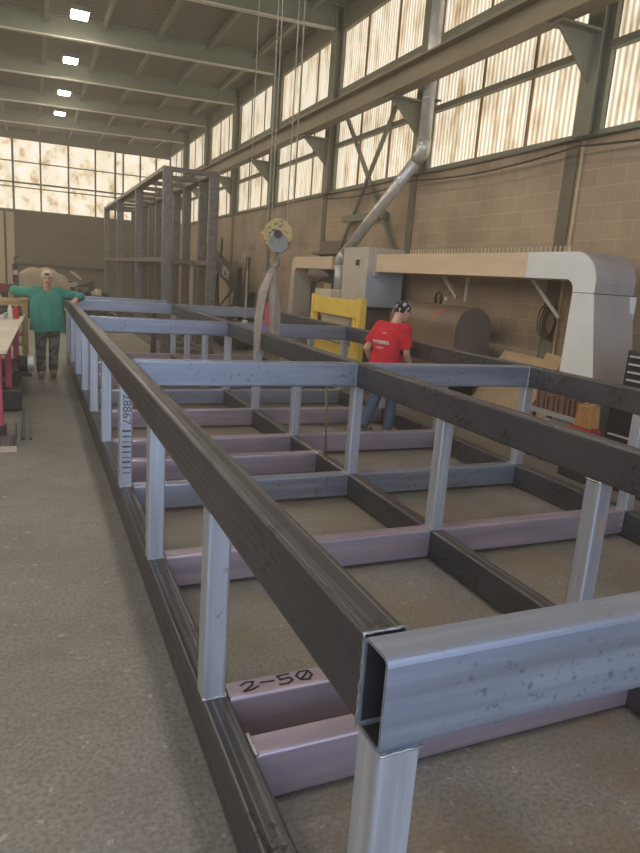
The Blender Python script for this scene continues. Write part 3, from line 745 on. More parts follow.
# flue: down leg, slanting run, riser beside the column
t = thing('flue_duct', (5.3, 11.75, 1.5), 'bright galvanised flue pipe slanting up from the cabinet to the window column', 'duct')
r_ = .105
A, B_, C_, D_ = Vector((5.33, 11.85, 1.765)), Vector((5.33, 11.85, 2.40)), Vector((5.78, 9.72, 4.26)), Vector((5.80, 9.72, 7.9))
MB().pipe([A, B_ - Vector((0, 0, .12))], r_ * 1.08, 20).build('lower_pipe', M['galv'], t, smooth=True)
d1 = (C_ - B_).normalized()
MB().pipe([B_ - Vector((0, 0, .14)), B_ - Vector((0, 0, .03)), B_ + d1 * .05, B_ + d1 * .16], r_ * 1.12, 20).build('elbow', M['galv'], t, smooth=True)
MB().pipe([B_ + d1 * .12, C_ - d1 * .1], r_, 20).build('slanting_pipe', M['galv'], t, smooth=True)
MB().pipe([C_ - d1 * .2, C_ - d1 * .05, C_ + Vector((0, 0, .06)), C_ + Vector((0, 0, .2))], r_ * 1.15, 20).build('elbow', M['galv'], t, smooth=True)
MB().pipe([C_ + Vector((0, 0, .15)), D_], r_ * 1.02, 20).build('riser_pipe', M['galv'], t, smooth=True)
for k in (.25, .5, .75):
    q = B_.lerp(C_, k); MB().pipe([q - d1 * .012, q + d1 * .012], r_ * 1.06, 20).build('joint_band', M['galv'], t)
for z in (5.1, 6.1): MB().pipe([(5.785, 9.72, z), (5.785, 9.72, z + .03)], r_ * 1.1, 20).build('joint_band', M['galv'], t)
MB().box(5.74, 6.0, 9.63, 9.80, 5.10, 5.115).build('wall_strap', M['dark_iron'], t)

# blower beside the flue, with the pale box below
t = thing('blower', (5.05, 12.1, 1.76), 'dark blower with a cone-shaped nose beside the lower end of the flue pipe', 'blower')
mb_ = MB(); mb_.lathe([(.10, -.2), (.13, -.17), (.13, .06), (.03, .26), (.015, .27)], 20, basis((0, .0, 1), (-.83, -.55, 0), (4.98, 12.2, 2.03)))
mb_.build('motor', M['brown_metal'], t, smooth=False); MB().box(5.0, 5.15, 12.0, 12.28, 1.76, 1.90).build('mount', M['rust'], t, bevel=.01)
MB().box(5.0, 5.16, 11.86, 11.89, 1.765, 1.87).build('plate', M['wood'], t)
t = tag(MB().prism([(11.47, 1.5), (12.3, 1.5), (12.3, 1.76), (11.47, 1.76)], 'x', 4.98, 5.45).build('pale_box', M['off_white'], bevel=.02), 'stained white sheet box under the blower, above the yellow frame', 'box')
tag(MB().box(5.05, 5.5, 11.5, 12.3, 0, 1.497).build('machine_pedestal', M['grey_panel'], bevel=.01), 'grey machine base under the stained white box behind the yellow frame', 'machine base')

# yellow frame
t = thing('yellow_press', (4.7, 10.5, 0), 'bright yellow steel press frame standing between the low frame and the grey cabinet', 'press frame')
yx = 4.62
MB().box(yx, yx + .1, 9.42, 11.5, 1.31, 1.62).build('top_beam', M['yellow'], t, bevel=.008)
for y0, y1, z1 in ((9.32, 9.47, 1.66), (11.42, 11.54, 1.66)): MB().box(yx - .02, yx + .10, y0, y1, 0, z1).build('post', M['yellow'], t, bevel=.008)
MB().box(yx + .03, yx + .10, 9.60, 9.72, .6, 1.31).build('guide_bar', M['yellow'], t)
MB().box(yx, yx + .1, 9.42, 11.5, .30, .78).build('bottom_plate', M['yellow'], t, bevel=.008)
MB().box(yx + .12, yx + .3, 10.0, 11.3, .8, 1.29).build('press_plate', M['grey_panel'], t)
t = tag(MB().lathe([(.07, 0), (.075, .02), (.075, .16), (.06, .19), (.02, .2)], 16, Matrix.Translation((4.9, 11.9, 1.22))).build('red_can', M['red']), 'red can with white top just left of the yellow frame post', 'can')
MB().lathe([(.06, .195), (.05, .23), (.01, .235)], 14, Matrix.Translation((4.9, 11.9, 1.22))).build('lid', M['white'], t)
tag(MB().box(4.78, 5.03, 11.65, 12.6, 0, 1.215).build('work_stand', M['brown_metal'], bevel=.01), 'dark brown stand carrying the red can left of the yellow frame', 'stand')

# plywood sheets leaning, hose on the wall, bin of rusty plates
def sheet(y0, y1, xb, xt, z1, skew, lab, m=M['plywood'], z0=0.):
    s = MB(); v = []
    for th in (0, .018):
        v += [(xb + th, y0, z0), (xb + th, y1, z0), (xt + th, y1 + skew, z1), (xt + th, y0 + skew, z1 - .03)]
    s.add(v, [(0, 1, 2, 3), (4, 7, 6, 5), (0, 4, 5, 1), (1, 5, 6, 2), (2, 6, 7, 3), (3, 7, 4, 0)])
    return tag(s.build('plywood_sheet', m), lab, 'plywood', 'plywood leaning under the hood')
sheet(6.05, 7.25, 5.35, 5.90, 1.10, -.25, 'wide plywood sheet leaning on the block wall under the tan hood arm')
sheet(5.65, 6.15, 5.46, 6.02, 1.16, .1, 'narrow plywood offcut leaning beside the white hood leg, in front of a dark board')
sheet(5.5, 5.62, 5.60, 6.10, 1.14, .22, 'dark narrow board leaning between the plywood and the white hood leg', M['brown_metal'])
h = MB()
for k in range(4):
    h.pipe([(XW - .03 - .03 * k, 6.42 + (.10 + .022 * k) * math.cos(a), 1.56 + .01 * k + (.15 + .03 * k) * math.sin(a)) for a in [2 * PI * j / 24 for j in range(25)]], (.011), 6, cap=False)
t = thing('hose_coil', (XW - .05, 6.4, 1.55), 'coiled dark hose hanging on the wall under the hood arm', 'hose')
h.build('coil', M['hose'], t, smooth=True)
MB().box(XW - .16, XW, 6.36, 6.46, 1.76, 1.79).build('hook', M['dark_iron'], t)
tag(MB().box(XW - .03, XW, 6.31, 6.55, .2, 1.30).build('backing_board', M['green_steel']), 'dull olive board on the wall below the coiled hose', 'board')
t = thing('parts_tray', (5.0, 4.85, .0), 'grey steel tray on legs full of upright rusty plates under the right rail', 'tray')
b = MB(); b.box(4.98, 5.3, 4.25, 5.28, .56, .58); b.box(4.98, 4.995, 4.25, 5.28, .58, .62); b.box(4.98, 5.3, 4.25, 4.27, .58, .82); b.box(5.29, 5.3, 4.25, 5.28, .58, .82)
b.build('tray', M['galv'], t)
for y in (4.3, 5.2):
    for xx in (5.0, 5.26): MB().box(xx, xx + .03, y, y + .03, 0, .56).build('leg', M['dark_iron'], t)
yy = 5.23
names = ['first', 'second', 'third', 'fourth', 'fifth', 'sixth', 'seventh', 'eighth', 'ninth']
for k in range(9):
    w_ = random.choice((.035, .05, .07)); h_ = random.uniform(.2, .26)
    o = MB().box(5.02, 5.27, yy - w_, yy, .582, .58 + h_).build('rusty_plate', M['rust'], bevel=.004)
    tag(o, 'rusty plate standing in the grey tray, %s from the plywood end' % names[k], 'steel plate', 'rusty plates in the tray')
    yy -= w_ + .028
tag(MB().box(5.0, 5.25, 4.29, 4.40, .582, .80).build('white_carton', M['white_sheet'], bevel=.004), 'pale grey carton at the end of the tray of rusty plates', 'carton')

# tool bag and chests
t = thing('tool_bag', (4.95, 4.25, .45), 'orange-tan tool bag with grey strap handles beside the black tool chest', 'tool bag')
MB().prism([(4.12, .58), (4.36, .58), (4.33, .83), (4.15, .83)], 'x', 4.80, 4.94).build('bag', M['orange_bag'], t, bevel=.015)
b = MB(); b.bar((4.87, 4.30, .8), (4.87, 4.22, 1.0), .02, .03); b.bar((4.87, 4.2, .8), (4.87, 4.14, 1.0), .02, .06); b.build('strap', M['galv'], t)
tag(MB().box(4.79, 4.95, 4.10, 4.42, .41, .578).build('red_toolbox', M['red'], bevel=.012), 'small red box under the orange-tan tool bag', 'box')
tag(MB().box(4.77, 4.96, 4.07, 4.45, 0, .408).build('low_stand', M['dark_iron'], bevel=.01), 'dark stand under the red box and tool bag', 'stand')
def chest(name, x0, x1, y0, y1, z0, z1, nd, label, band=None):
    t = thing(name, (x0, y0, z0), label, 'tool chest')
    MB().box(x0, x1, y0, y1, z0, z1).build('body', M['black'], t, bevel=.012)
    hgt = (z1 - z0 - .06) / nd
    for k in range(nd):
        d = MB().box(x0 - .014, x0, y0 + .03, y1 - .03, z0 + .03 + k * hgt + .008, z0 + .03 + (k + 1) * hgt - .008).build('drawer', M['black'], t, bevel=.004)
        MB().box(x0 - .032, x0 - .014, y0 + .06, y1 - .06, z0 + .03 + (k + 1) * hgt - .038, z0 + .03 + (k + 1) * hgt - .022).build('drawer_pull', M['chrome'], d)
    return t
chest('tool_chest', 5.0, 5.5, 3.05, 3.98, 1.08, 1.46, 4, 'black tool chest with bright drawer pulls, the upper one at the right edge')
chest('rolling_chest', 4.95, 5.55, 3.05, 4.05, .0, .93, 3, 'black rolling tool chest with a bright strip on top, below the smaller chest')
tag(MB().box(4.97, 5.53, 3.05, 4.0, .93, 1.078).build('chest_riser', M['plywood']), 'timber riser between the two black tool chests', 'riser')
MB().box(4.94, 4.965, 3.1, 4.0, .905, .93).build('bright_strip', M['chrome'], bpy.data.objects['rolling_chest'])
tag(MB().box(XW - .3, XW - .28, 3.95, 4.12, .0, 1.62).build('timber_board', M['wood']), 'narrow timber board standing on edge left of the black tool chest', 'board')
t = tag(MB().box(5.02, 5.1, 4.96, 5.06, .0, .42).build('parts_stand', M['dark_iron']), 'short dark stand beneath the tray of rusty plates', 'stand')
tag(MB().ball((5.06, 5.01, .47), (.05, .06, .05), 12).build('crumpled_paper', M['white'], smooth=True), 'crumpled white paper below the tray of rusty plates', 'paper')

# black conveyor boom with white lettering, far right behind the standing frame
t = thing('conveyor_boom', (5.6, 20, 0), 'black slanting conveyor boom with white lettering beyond the standing frame', 'conveyor')
MB().bar((5.5, 24., 2.72), (5.3, 17.9, 1.2), .3, .46).build('boom', M['black'], t, bevel=.03)
for y, z in ((22.2, 2.2), (19.8, 1.6)):
    MB().bar((5.4, y, z), (5.4, y - .35, 0), .08, .08).build('leg', M['black'], t); MB().bar((5.4, y, z), (5.4, y + .4, 0), .08, .08).build('leg', M['black'], t)
MB().bar((5.35, 22.3, .5), (5.35, 19.8, 1.5), .05, .05).build('brace', M['dark_iron'], t)
MB().bar((5.45, 22.0, 2.2), (5.45, 21.9, 3.1), .06, .1).build('mast', M['black'], t)
dv = (Vector((5.3, 17.9, 1.2)) - Vector((5.5, 24., 2.72))).normalized()
mx = basis(dv, (Vector((0, 0, 1)) - dv * dv.z), (5.225, 20.5, 1.92))
text_mesh('IDI', .46, mx, 'lettering', M['white'], t, ext=.004, sx=1.7)
t = tag(MB().lathe([(.30, 0), (.33, .03), (.33, .1), (.28, .13)], 24, basis((.92, -.39, 0), (0, 0, 1), (4.90, 21.6, 1.97))).build('round_lid', M['off_white']), 'pale round lid seen through the right bay of the standing frame', 'lid')
MB().bar((4.95, 21.73, 0), (4.95, 21.73, 1.75), .08, .08).build('stand', M['dark_iron'], t)
for x0, y0, x1, y1, z1, lab in ((5.05, 17.7, 5.13, 17.7, 2.42, 'dark upright plank standing left of the crane hook, the taller of two'), (5.05, 18.3, 5.06, 18.3, 2.1, 'thin dark upright strip beside the plank left of the crane hook')):
    tag(MB().bar((x0, y0, 0), (x1, y1, z1), .13, .05).build('leaning_plank', M['dark_iron']), lab, 'plank')

# scrap heaps (nobody could count them)
def heap(name, x0, x1, y0, y1, h, n, mats, label, cat):
    random.seed(n)
    m = MB(); 
    for k in range(n):
        x, y = random.uniform(x0, x1), random.uniform(y0, y1); z = h * random.uniform(.0, 1.) * (1 - abs(2 * (x - x0) / (x1 - x0) - 1) * .5)
        l = random.uniform(.3, .9); a = random.uniform(0, 2 * PI); e = random.uniform(-.4, .6)
        d = Vector((math.cos(a) * math.cos(e), math.sin(a) * math.cos(e), math.sin(e))) * l / 2
        c = Vector((x, y, max(.12, z)))
        if c.z - abs(d.z) < .02: d.z = 0
        m.bar(c - d, c + d, random.uniform(.05, .2), random.uniform(.04, .2))
    m.box(x0 + .2, x1 - .2, y0 + .2, y1 - .2, 0, h * .6)
    o = m.build(name, mats[0])
    o.data.materials.append(mats[1]); o.data.materials.append(mats[2])
    for i, p in enumerate(o.data.polygons): p.material_index = (0, 0, 0, 1, 0, 2)[(i // 6) % 6]
    return tag(o, label, cat, kind='stuff')
heap('scrap_metal', 4.0, 5.5, 15.6, 17.2, 1.2, 46, (M['dark_iron'], M['brown_metal'], M['galv']), 'dark heap of scrap and machine parts by the wall behind the hanging sling', 'scrap metal')
heap('scrap_steel', .2, 1.9, 21.5, 23., 1.25, 52, (M['dark_iron'], M['green_steel'], M['off_white']), 'dark heap of scrap steel on the floor beyond the man, left of the standing frame', 'scrap metal')
heap('machine_parts', -2.6, -1.25, 19., 21., 1.55, 34, (M['dark_iron'], M['black'], M['brown_metal']), 'dark pile of machine parts at the left edge in front of the beige door', 'machine parts')
# tarped load behind the man
tp = MB(); ny, nx = 6, 18
for j in range(ny):
    for i in range(nx):
        u, v = i / (nx - 1), j / (ny - 1)
        tp.v.append((-1.15 + 2.0 * u, 23.2 + 1.2 * v, 1.25 + .42 * math.sin(PI * min(1, u * 1.15)) ** .6 * math.sin(PI * (.25 + .5 * v)) + .04 * math.sin(u * 21 + v * 5)))
for j in range(ny - 1):
    for i in range(nx - 1): tp.f.append((j * nx + i, j * nx + i + 1, (j + 1) * nx + i + 1, (j + 1) * nx + i))
n0 = len(tp.v)
for i in range(nx): tp.v.append((tp.v[i][0], 23.15, .6))
for i in range(nx - 1): tp.f.append((i, n0 + i, n0 + i + 1, i + 1))
t = thing('covered_load', (-.15, 23.6, 0), 'tan sheet-covered load standing behind the head of the man in green', 'covered load')
tp.build('cover', M['tarp'], t, smooth=True); MB().box(-1.1, .8, 23.2, 24.3, 0, 1.3).build('pallet_stack', M['dark_iron'], t)
MB().bar((.62, 23.0, 1.62), (.95, 22.9, 1.38), .06, .06).build('pale_strap', M['off_white'], t)
t = thing('drill_column', (-1.05, 22.2, 0), 'small dark upright machine post with a pale dial left of the covered load', 'machine post')
MB().box(-1.12, -.95, 22.1, 22.3, 0, 1.75).build('post', M['dark_iron'], t, bevel=.01); MB().box(-1.1, -.97, 22.08, 22.1, 1.42, 1.56).build('dial', M['off_white'], t)
MB().pipe([(-1.05, 22.1, 1.75), (-1.05, 22.1, 1.95), (-.92, 22.1, 1.98)], .02, 8).build('handle', M['dark_iron'], t)
for p, q, lab in (((1.45, 20.6, .9), (1.78, 20.7, .62), 'x'),):
    pass
t = tag(MB().bar((-2.4, 14.2, 1.33), (-.86, 14.2, 1.33), .16, .16).build('red_beam', M['dull_red']), 'dull red beam lying behind the wooden rack at the left edge', 'beam')
for xx in (-2.2, -1.1): MB().bar((xx, 14.2, 0), (xx, 14.2, 1.25), .12, .1).build('support', M['dark_iron'], t)

# ------------------------------------------------------------------ welding table, rack and what is on them (left edge)
t = thing('steel_table', (-1.4, 6.3, 0), 'worn tan steel-topped table on faded red legs at the left edge', 'table')
ZT = 1.02
o = MB(); o.add([(x, y, z) for z in (ZT - .02, ZT) for x, y in ((-2.2, 6.3), (-.84, 6.25), (-.70, 11.35), (-2.0, 11.4))], [(3, 2, 1, 0), (4, 5, 6, 7), (0, 1, 5, 4), (1, 2, 6, 5), (2, 3, 7, 6), (3, 0, 4, 7)])
o.build('tabletop', M['table'], t)
for xx, y in ((-.97, 7.0), (-.93, 9.2), (-.86, 10.9), (-2.0, 7.0), (-2.0, 10.9)):
    l = MB().box(xx - .03, xx + .05, y - .05, y + .05, .1, ZT - .02).build('leg', M['pink_red'], t, bevel=.004)
    MB().box(xx - .06, xx + .08, y - .08, y + .08, 0, .1).build('foot', M['dark_iron'], l)
MB().box(-1.0, -.93, 7.0, 10.9, .84, .98).build('side_rail', M['pink_red'], t)
MB().box(-2.0, -.62, 9.27, 10.84, .28, .32).build('lower_shelf', M['dark_iron'], t)
MB().ball((-.88, 7.2, .955), (.03, .06, .02), 10).build('clamp', M['galv'], t)
t = thing('electric_motor', (-.8, 9.1, .32), 'dark round motor with grey end on the lower shelf of the red table', 'motor')
mm = basis((0, 1, 0), (0, 0, 1), (-.72, 9.35, .465))
MB().lathe([(.10, -.08), (.12, -.06), (.12, .02), (.10, .04)], 20, mm).build('motor_body', M['dark_iron'], t)
MB().lathe([(.105, .04), (.11, .05), (.11, .13), (.04, .14)], 20, mm).build('end_bell', M['galv'], t); MB().box(-.85, -.66, 9.28, 9.45, .323, .36).build('motor_foot', M['dark_iron'], t)
tag(MB().box(-1.2, -.74, 8.2, 8.5, 0.02, .27).box(-1.15, -.8, 8.22, 8.48, 0, .03).build('steel_block', M['dark_iron'], bevel=.015), 'dark brown steel block on the floor beside the red table leg', 'steel block')
t = thing('channel_offcut', (-.95, 6.4, 0), 'short dark steel offcut with a bright cut edge on the floor at the left edge', 'steel offcut')
MB().box(-1.4, -.78, 6.24, 6.88, 0, .02).box(-.80, -.78, 6.24, 6.88, .02, .16).box(-1.4, -1.38, 6.24, 6.88, .02, .16).build('channel', M['rail'], t); MB().box(-1.4, -.775, 6.2, 6.24, 0, .055).build('cut_edge', M['off_white'], t)
for x0, x1, lab in ((-.74, -.70, 'long dark flat bar lying on the floor beside the red table'), (-.66, -.63, 'thin dark flat bar on the floor, next to the long one beside the red table')):
    tag(MB().box(x0, x1, 6.7, 8.4, 0, .018).build('flat_bar', M['rail']), lab, 'flat bar')
# rack at the end of the table
t = thing('timber_rack', (-.9, 11.6, 0), 'raw timber rack with open shelves at the far end of the tan table', 'rack')
MB().box(-2.3, -.64, 11.5, 11.62, 1.205, 1.265).build('top_board', M['wood'], t, bevel=.004)
MB().box(-2.3, -.66, 11.52, 11.62, 1.14, 1.2).build('rail', M['wood'], t)
for xx in (-.70, -2.1): MB().box(xx - .035, xx + .035, 11.5, 11.6, 0, 1.205).build('post', M['wood'], t, bevel=.004)
for z in (.45, .62, .85): MB().box(-2.1, -.74, 11.55, 12.1, z, z + .03).build('shelf', M['wood'], t)
for xx in (-.74, -2.1): MB().box(xx - .03, xx + .03, 12.0, 12.08, 0, 1.2).build('post', M['wood'], t)
def can(x, y, m, label, h=.2, r=.036):
    t = thing('spray_can', (x, y, ZT), label, 'spray can', 'cans on the table')
    MB().lathe([(r, 0), (r, h * .78), (r * .6, h * .86)], 16, Matrix.Translation((x, y, ZT))).build('can', m, t)
    MB().lathe([(r * .7, h * .85), (r * .7, h), (r * .5, h * 1.02)], 14, Matrix.Translation((x, y, ZT))).build('cap', M['white'] if m is M['white'] else M['red'], t)
can(-.905, 10.3, M['white'], 'white spray can standing on the tan table beside the red can')
can(-.825, 10.35, M['red'], 'red spray can standing on the tan table beside the white can', h=.19, r=.042)
t = tag(MB().bar((-1.02, 10.2, ZT + .03), (-.96, 10.55, ZT + .05), .05, .05).build('pale_tool', M['galv'], bevel=.01), 'pale metal tool lying on the tan table left of the cans', 'tool')
tag(MB().ball((-1.05, 10.9, ZT + .05), (.12, .14, .05), 12).build('dark_rag', M['dark_iron'], smooth=True), 'dark rag bunched on the table behind the cans', 'rag')
tag(MB().box(-.80, -.74, 10.8, 11.1, ZT, ZT + .07).build('dark_clamp', M['dark_iron'], bevel=.01), 'dark clamp lying at the far corner of the table right of the cans', 'clamp')

# ------------------------------------------------------------------ people
def remesh(mb, name, m, parent, vox, smooth=4, disp=None, keep=None):
    me = bpy.data.meshes.new('tmp'); me.from_pydata([tuple(p) for p in mb.v], [], mb.f)
    b = bmesh.new(); b.from_mesh(me); bmesh.ops.recalc_face_normals(b, faces=b.faces); b.to_mesh(me); b.free()
    o = bpy.data.objects.new('tmp', me); COL.objects.link(o)
    r = o.modifiers.new('r', 'REMESH'); r.mode = 'VOXEL'; r.voxel_size = vox
    s = o.modifiers.new('s', 'SMOOTH'); s.iterations = smooth; s.factor = .5
    dg = bpy.context.evaluated_depsgraph_get(); dg.update()
    out = bpy.data.meshes.new_from_object(o.evaluated_get(dg)); bpy.data.objects.remove(o)
    if disp:
        ns = [v.normal.copy() for v in out.vertices]
        for v, n in zip(out.vertices, ns): v.co += n * disp(v.co)
    if keep:
        b = bmesh.new(); b.from_mesh(out)
        bmesh.ops.delete(b, geom=[v for v in b.verts if not keep(v.co)], context='VERTS'); b.to_mesh(out); b.free()
    out.transform(Matrix.Translation(-ORG.get(parent.name, Vector())))
    out.materials.clear(); out.materials.append(m)
    out.polygons.foreach_set('use_smooth', [True] * len(out.polygons))
    q = bpy.data.objects.new(name, out); COL.objects.link(q); q.parent = parent
    return q
def hand(mb, wrist, fwd, down, curl=.5, thumb=1, k=1.):
    """palm, five unequal fingers with bends; fwd = finger direction, down = palm side"""
    w = Vector(wrist); f = Vector(fwd).normalized(); d = Vector(down); d = (d - f * d.dot(f)).normalized(); s = f.cross(d) * thumb
    for q in (-.028, -.01, .01, .028): mb.caps(w + s * q * .6 * k, w + f * .085 * k + s * q * k, .017 * k, .013 * k, 10)
    for q, L in ((.030, .075), (.010, .085), (-.010, .08), (-.029, .062)):
        p = w + f * .09 * k + s * q * k; dirn = f.copy(); L *= k
        for j, part in enumerate((.42, .33, .25)):
            dirn = (dirn + d * curl * (.55 if j == 0 else .8)).normalized(); p2 = p + dirn * L * part * 1.15
            mb.caps(p, p2, (.0098 - .0008 * j) * k, (.0092 - .0008 * j) * k, 8); p = p2
    p = w + f * .025 * k + s * .026 * k; p2 = p + (s * .8 + f * .6 + d * .2).normalized() * .045 * k; p3 = p2 + (f * .8 + s * .15 + d * .5).normalized() * .035 * k
    mb.caps(p, p2, .013 * k, .011 * k, 8); mb.caps(p2, p3, .011 * k, .009 * k, 8)
def head(mb, c, mx, k=1.):
    """c = centre of the skull; mx: 3x3 with columns right, front, up. returns a placer"""
    def W(p): return Vector(c) + mx @ (Vector(p) * k)
    mb.ball(W((0, -.012, .028)), (.077 * k, .098 * k, .088 * k), 20, mx); mb.ball(W((0, .03, -.035)), (.062 * k, .068 * k, .082 * k), 18, mx)
    mb.ball(W((0, .055, -.088)), (.036 * k, .036 * k, .028 * k), 12, mx)                # chin
    mb.caps(W((0, .088, .005)), W((0, .112, -.03)), .010 * k, .017 * k, 10)              # nose
    mb.caps(W((-.045, .074, .028)), W((.045, .074, .028)), .014 * k, .014 * k, 10)      # brow
    for s in (-1, 1):
        mb.ball(W((s * .04, .066, -.028)), (.022 * k, .02 * k, .02 * k), 10, mx)        # cheeks
        mb.ball(W((s * .078, -.008, -.01)), (.010 * k, .022 * k, .033 * k), 10, mx)     # ears
    return W
def loft(mb, rings, n=28):
    """closed skin through elliptical rings (centre, half width vector, half depth vector)"""
    vs = []; fs = []
    for c, u, v in rings:
        for k in range(n):
            a = 2 * PI * k / n; ca, sa = math.cos(a), math.sin(a)
            e = 2. / 2.6; vs.append(Vector(c) + Vector(u) * (abs(ca) ** e * (1 if ca > 0 else -1)) + Vector(v) * (abs(sa) ** e * (1 if sa > 0 else -1)))
    for i in range(len(rings) - 1):
        for k in range(n):
            a = i * n + k; b = i * n + (k + 1) % n; fs.append((a, b, b + n, a + n))
    fs += [tuple(reversed(range(n))), tuple(range(len(vs) - n, len(vs)))]
    return mb.add(vs, fs)
def face(t, W, k, mx):
    b = MB()
    for s in (-1, 1): b.ball(W((s * .032, .090, .004)), (.013 * k, .008 * k, .0075 * k), 10, mx)
    b.build('eyes', M['eye'], t, smooth=True)
    b = MB(); b.pipe([W((q * .026, .099 - .012 * q * q, -.066 + .008 * q * q)) for q in (-1, -.5, 0, .5, 1)], .006 * k, 8); b.build('mouth', M['lip'], t, smooth=True)

# --- person in green, leaning on the rack and the rail, facing the camera
gx_, gy_ = -.36, 11.0
P = thing('person', (gx_, gy_, 0), 'person in loose green shirt and backwards cream cap leaning on the rail and timber rack', 'person')
R3 = Matrix(((-1, 0, 0), (0, -1, 0), (0, 0, 1)))                # right, front, up for someone facing -Y
sh = 1.415
bd = MB()
W = head(bd, (gx_, gy_ - .10, 1.645), R3, 1.08); bd.caps((gx_, gy_ - .03, 1.43), (gx_, gy_ - .07, 1.58), .062, .058)
bd.ball((gx_, gy_ - .01, 1.22), (.20, .13, .26), 20); bd.ball((gx_, gy_ - .02, .97), (.185, .135, .18), 18)
SL, SR = Vector((gx_ - .20, gy_, sh)), Vector((gx_ + .20, gy_, sh))
EL, ER = Vector((-.84, 11.12, 1.40)), Vector((.17, 11.08, 1.375))
HL, HR = Vector((-.735, 11.44, 1.318)), Vector((.06, 10.83, 1.322))
EL = Vector((-.86, 11.2, 1.42))
for S_, E_, H_ in ((SL, EL, HL), (SR, ER, HR)):
    bd.caps((gx_, gy_, sh - .03), S_, .08, .075); bd.caps(S_, E_, .062, .047); bd.caps(E_, H_, .046, .032)
hand(bd, HL, (.45, .25, -.16), (.1, .2, -1), .12, -1); hand(bd, HR, (-.25, -.9, -.14), (-.35, 0, -1), .12, 1)
HIPL, HIPR = Vector((gx_ - .10, gy_ - .01, .90)), Vector((gx_ + .10, gy_ - .01, .90))
KL, KR = Vector((gx_ - .12, gy_ - .06, .50)), Vector((gx_ + .09, gy_ - .02, .50))
AL, AR = Vector((gx_ - .115, gy_ - .04, .10)), Vector((gx_ + .08, gy_ + .05, .10))
for h_, k_, a_ in ((HIPL, KL, AL), (HIPR, KR, AR)):
    bd.caps(h_, k_, .092, .062); bd.caps(k_, a_, .058, .04); bd.caps(a_, a_ + Vector((0, -.11, -.05)), .042, .035)
remesh(bd, 'body', M['skin'], P, .008, 3)
face(P, W, 1.08, R3)
# shirt
def fold(seed, amp): return lambda c: amp * (noise.noise(Vector((c.x * 9 + seed, c.y * 9, c.z * 4))) + .6 * noise.noise(Vector((c.x * 20, c.y * 20 + seed, c.z * 9))))
s = MB()
loft(s, [((gx_, gy_ + oy, z), (w_, 0, 0), (0, d_, 0)) for z, w_, d_, oy in ((.70, .275, .175, -.03), (.80, .28, .18, -.03), (.95, .275, .18, -.03), (1.10, .265, .172, -.025), (1.24, .262, .16, -.015), (1.35, .245, .135, -.005), (1.43, .19, .10, 0), (1.47, .10, .07, -.01))])
s.caps((gx_ - .1, gy_, sh - .01), (gx_ + .1, gy_, sh - .01), .09, .09)
for S_, E_, H_ in ((SL, EL, HL), (SR, ER, HR)):
    s.caps((gx_, gy_, sh - .04), S_, .10, .095); s.caps(S_ - Vector((0, 0, .02)), S_.lerp(E_, .97) - Vector((0, 0, .012)), .09, .078); s.caps(E_, E_.lerp(H_, .62), .072, .058)
remesh(s, 'shirt', M['green_cloth'], P, .012, 4, lambda c: (.016 if c.z < 1.3 else .007) * noise.noise(Vector((c.x * 11 + 3, c.y * 11, c.z * 2.2))) + .006 * noise.noise(Vector((c.x * 22, c.y * 22, c.z * 10))), keep=lambda c: c.z > .775 + .02 * math.sin(c.x * 17) and not ((c.x - gx_) ** 2 + (c.y - gy_ + .055) ** 2 < .0056 and c.z > 1.46))
s = MB()
s.ball((gx_, gy_ - .02, .90), (.20, .15, .14), 18)
for h_, k_, a_ in ((HIPL, KL, AL), (HIPR, KR, AR)): s.caps(h_, k_, .108, .084); s.caps(k_, a_ + Vector((0, 0, .06)), .084, .076)
remesh(s, 'trousers', M['camo'], P, .011, 3, fold(8, .010))
s = MB()
for a_ in (AL, AR):
    s.caps(a_ + Vector((0, 0, .06)), a_ + Vector((0, 0, -.02)), .062, .058); s.caps(a_ + Vector((0, .02, -.045)), a_ + Vector((0, -.15, -.055)), .05, .044)
remesh(s, 'boots', M['boot'], P, .010, 3, keep=None)
c = MB(); c.ball(W((0, -.014, .045)), (.092, .112, .088), 20, R3); 
remesh(c, 'cap', M['cap'], P, .008, 2, keep=lambda q: q.z > 1.645 + .045 - .02 * ((q.y - gy_) > -.06) and not (((q.x - gx_) / .042) ** 2 + ((q.z - 1.688) / .024) ** 2 < 1 and q.y < gy_ - .12))
MB().pipe([W((math.sin(a) * .086, math.cos(a) * .108 - .012, .030)) for a in [math.radians(q) for q in range(-100, 101, 20)]], .011, 8).build('cap_band', M['cap'], P, smooth=True)
MB().ball(W((0, .072, .062)), (.044, .03, .02), 12, R3).build('hair', M['hair'], P, smooth=True)

# --- person in red inside the frame, walking away to the right
rx_, ry_ = 3.60, 6.50
P2 = thing('person', (rx_, ry_, 0), 'person in a red T-shirt, jeans and black patterned cap walking inside the low frame', 'person')
F = Vector((.90, .436, 0)).normalized(); Rt = Vector((F.y, -F.x, 0))
F0 = F
def Q(r, f, z): return Vector((rx_, ry_, 0)) + Rt * r + F0 * f + Vector((0, 0, z))
bd = MB()
Fh = (F * .93 + Rt * .36 + Vector((0, 0, -.18))).normalized(); Rh = Fh.cross(Vector((0, 0, 1))).normalized(); Uh = Rh.cross(Fh)
H3 = Matrix((Rh, Fh, Uh)).transposed()
W2_ = head(bd, Q(.02, .255, 1.612), H3, 1.10); bd.caps(Q(0, .10, 1.40), Q(.01, .21, 1.56), .066, .062)
bd.ball(Q(0, .055, 1.19), (.145, .13, .23), 20); bd.ball(Q(0, -.02, .95), (.165, .165, .17), 18)
S1, S2 = Q(-.19, .09, 1.385), Q(.19, .08, 1.385)
E1, E2 = Q(-.20, -.17, 1.12), Q(.26, .07, 1.10)
H1, H2 = Q(-.24, .02, .92), Q(.25, .22, .90)
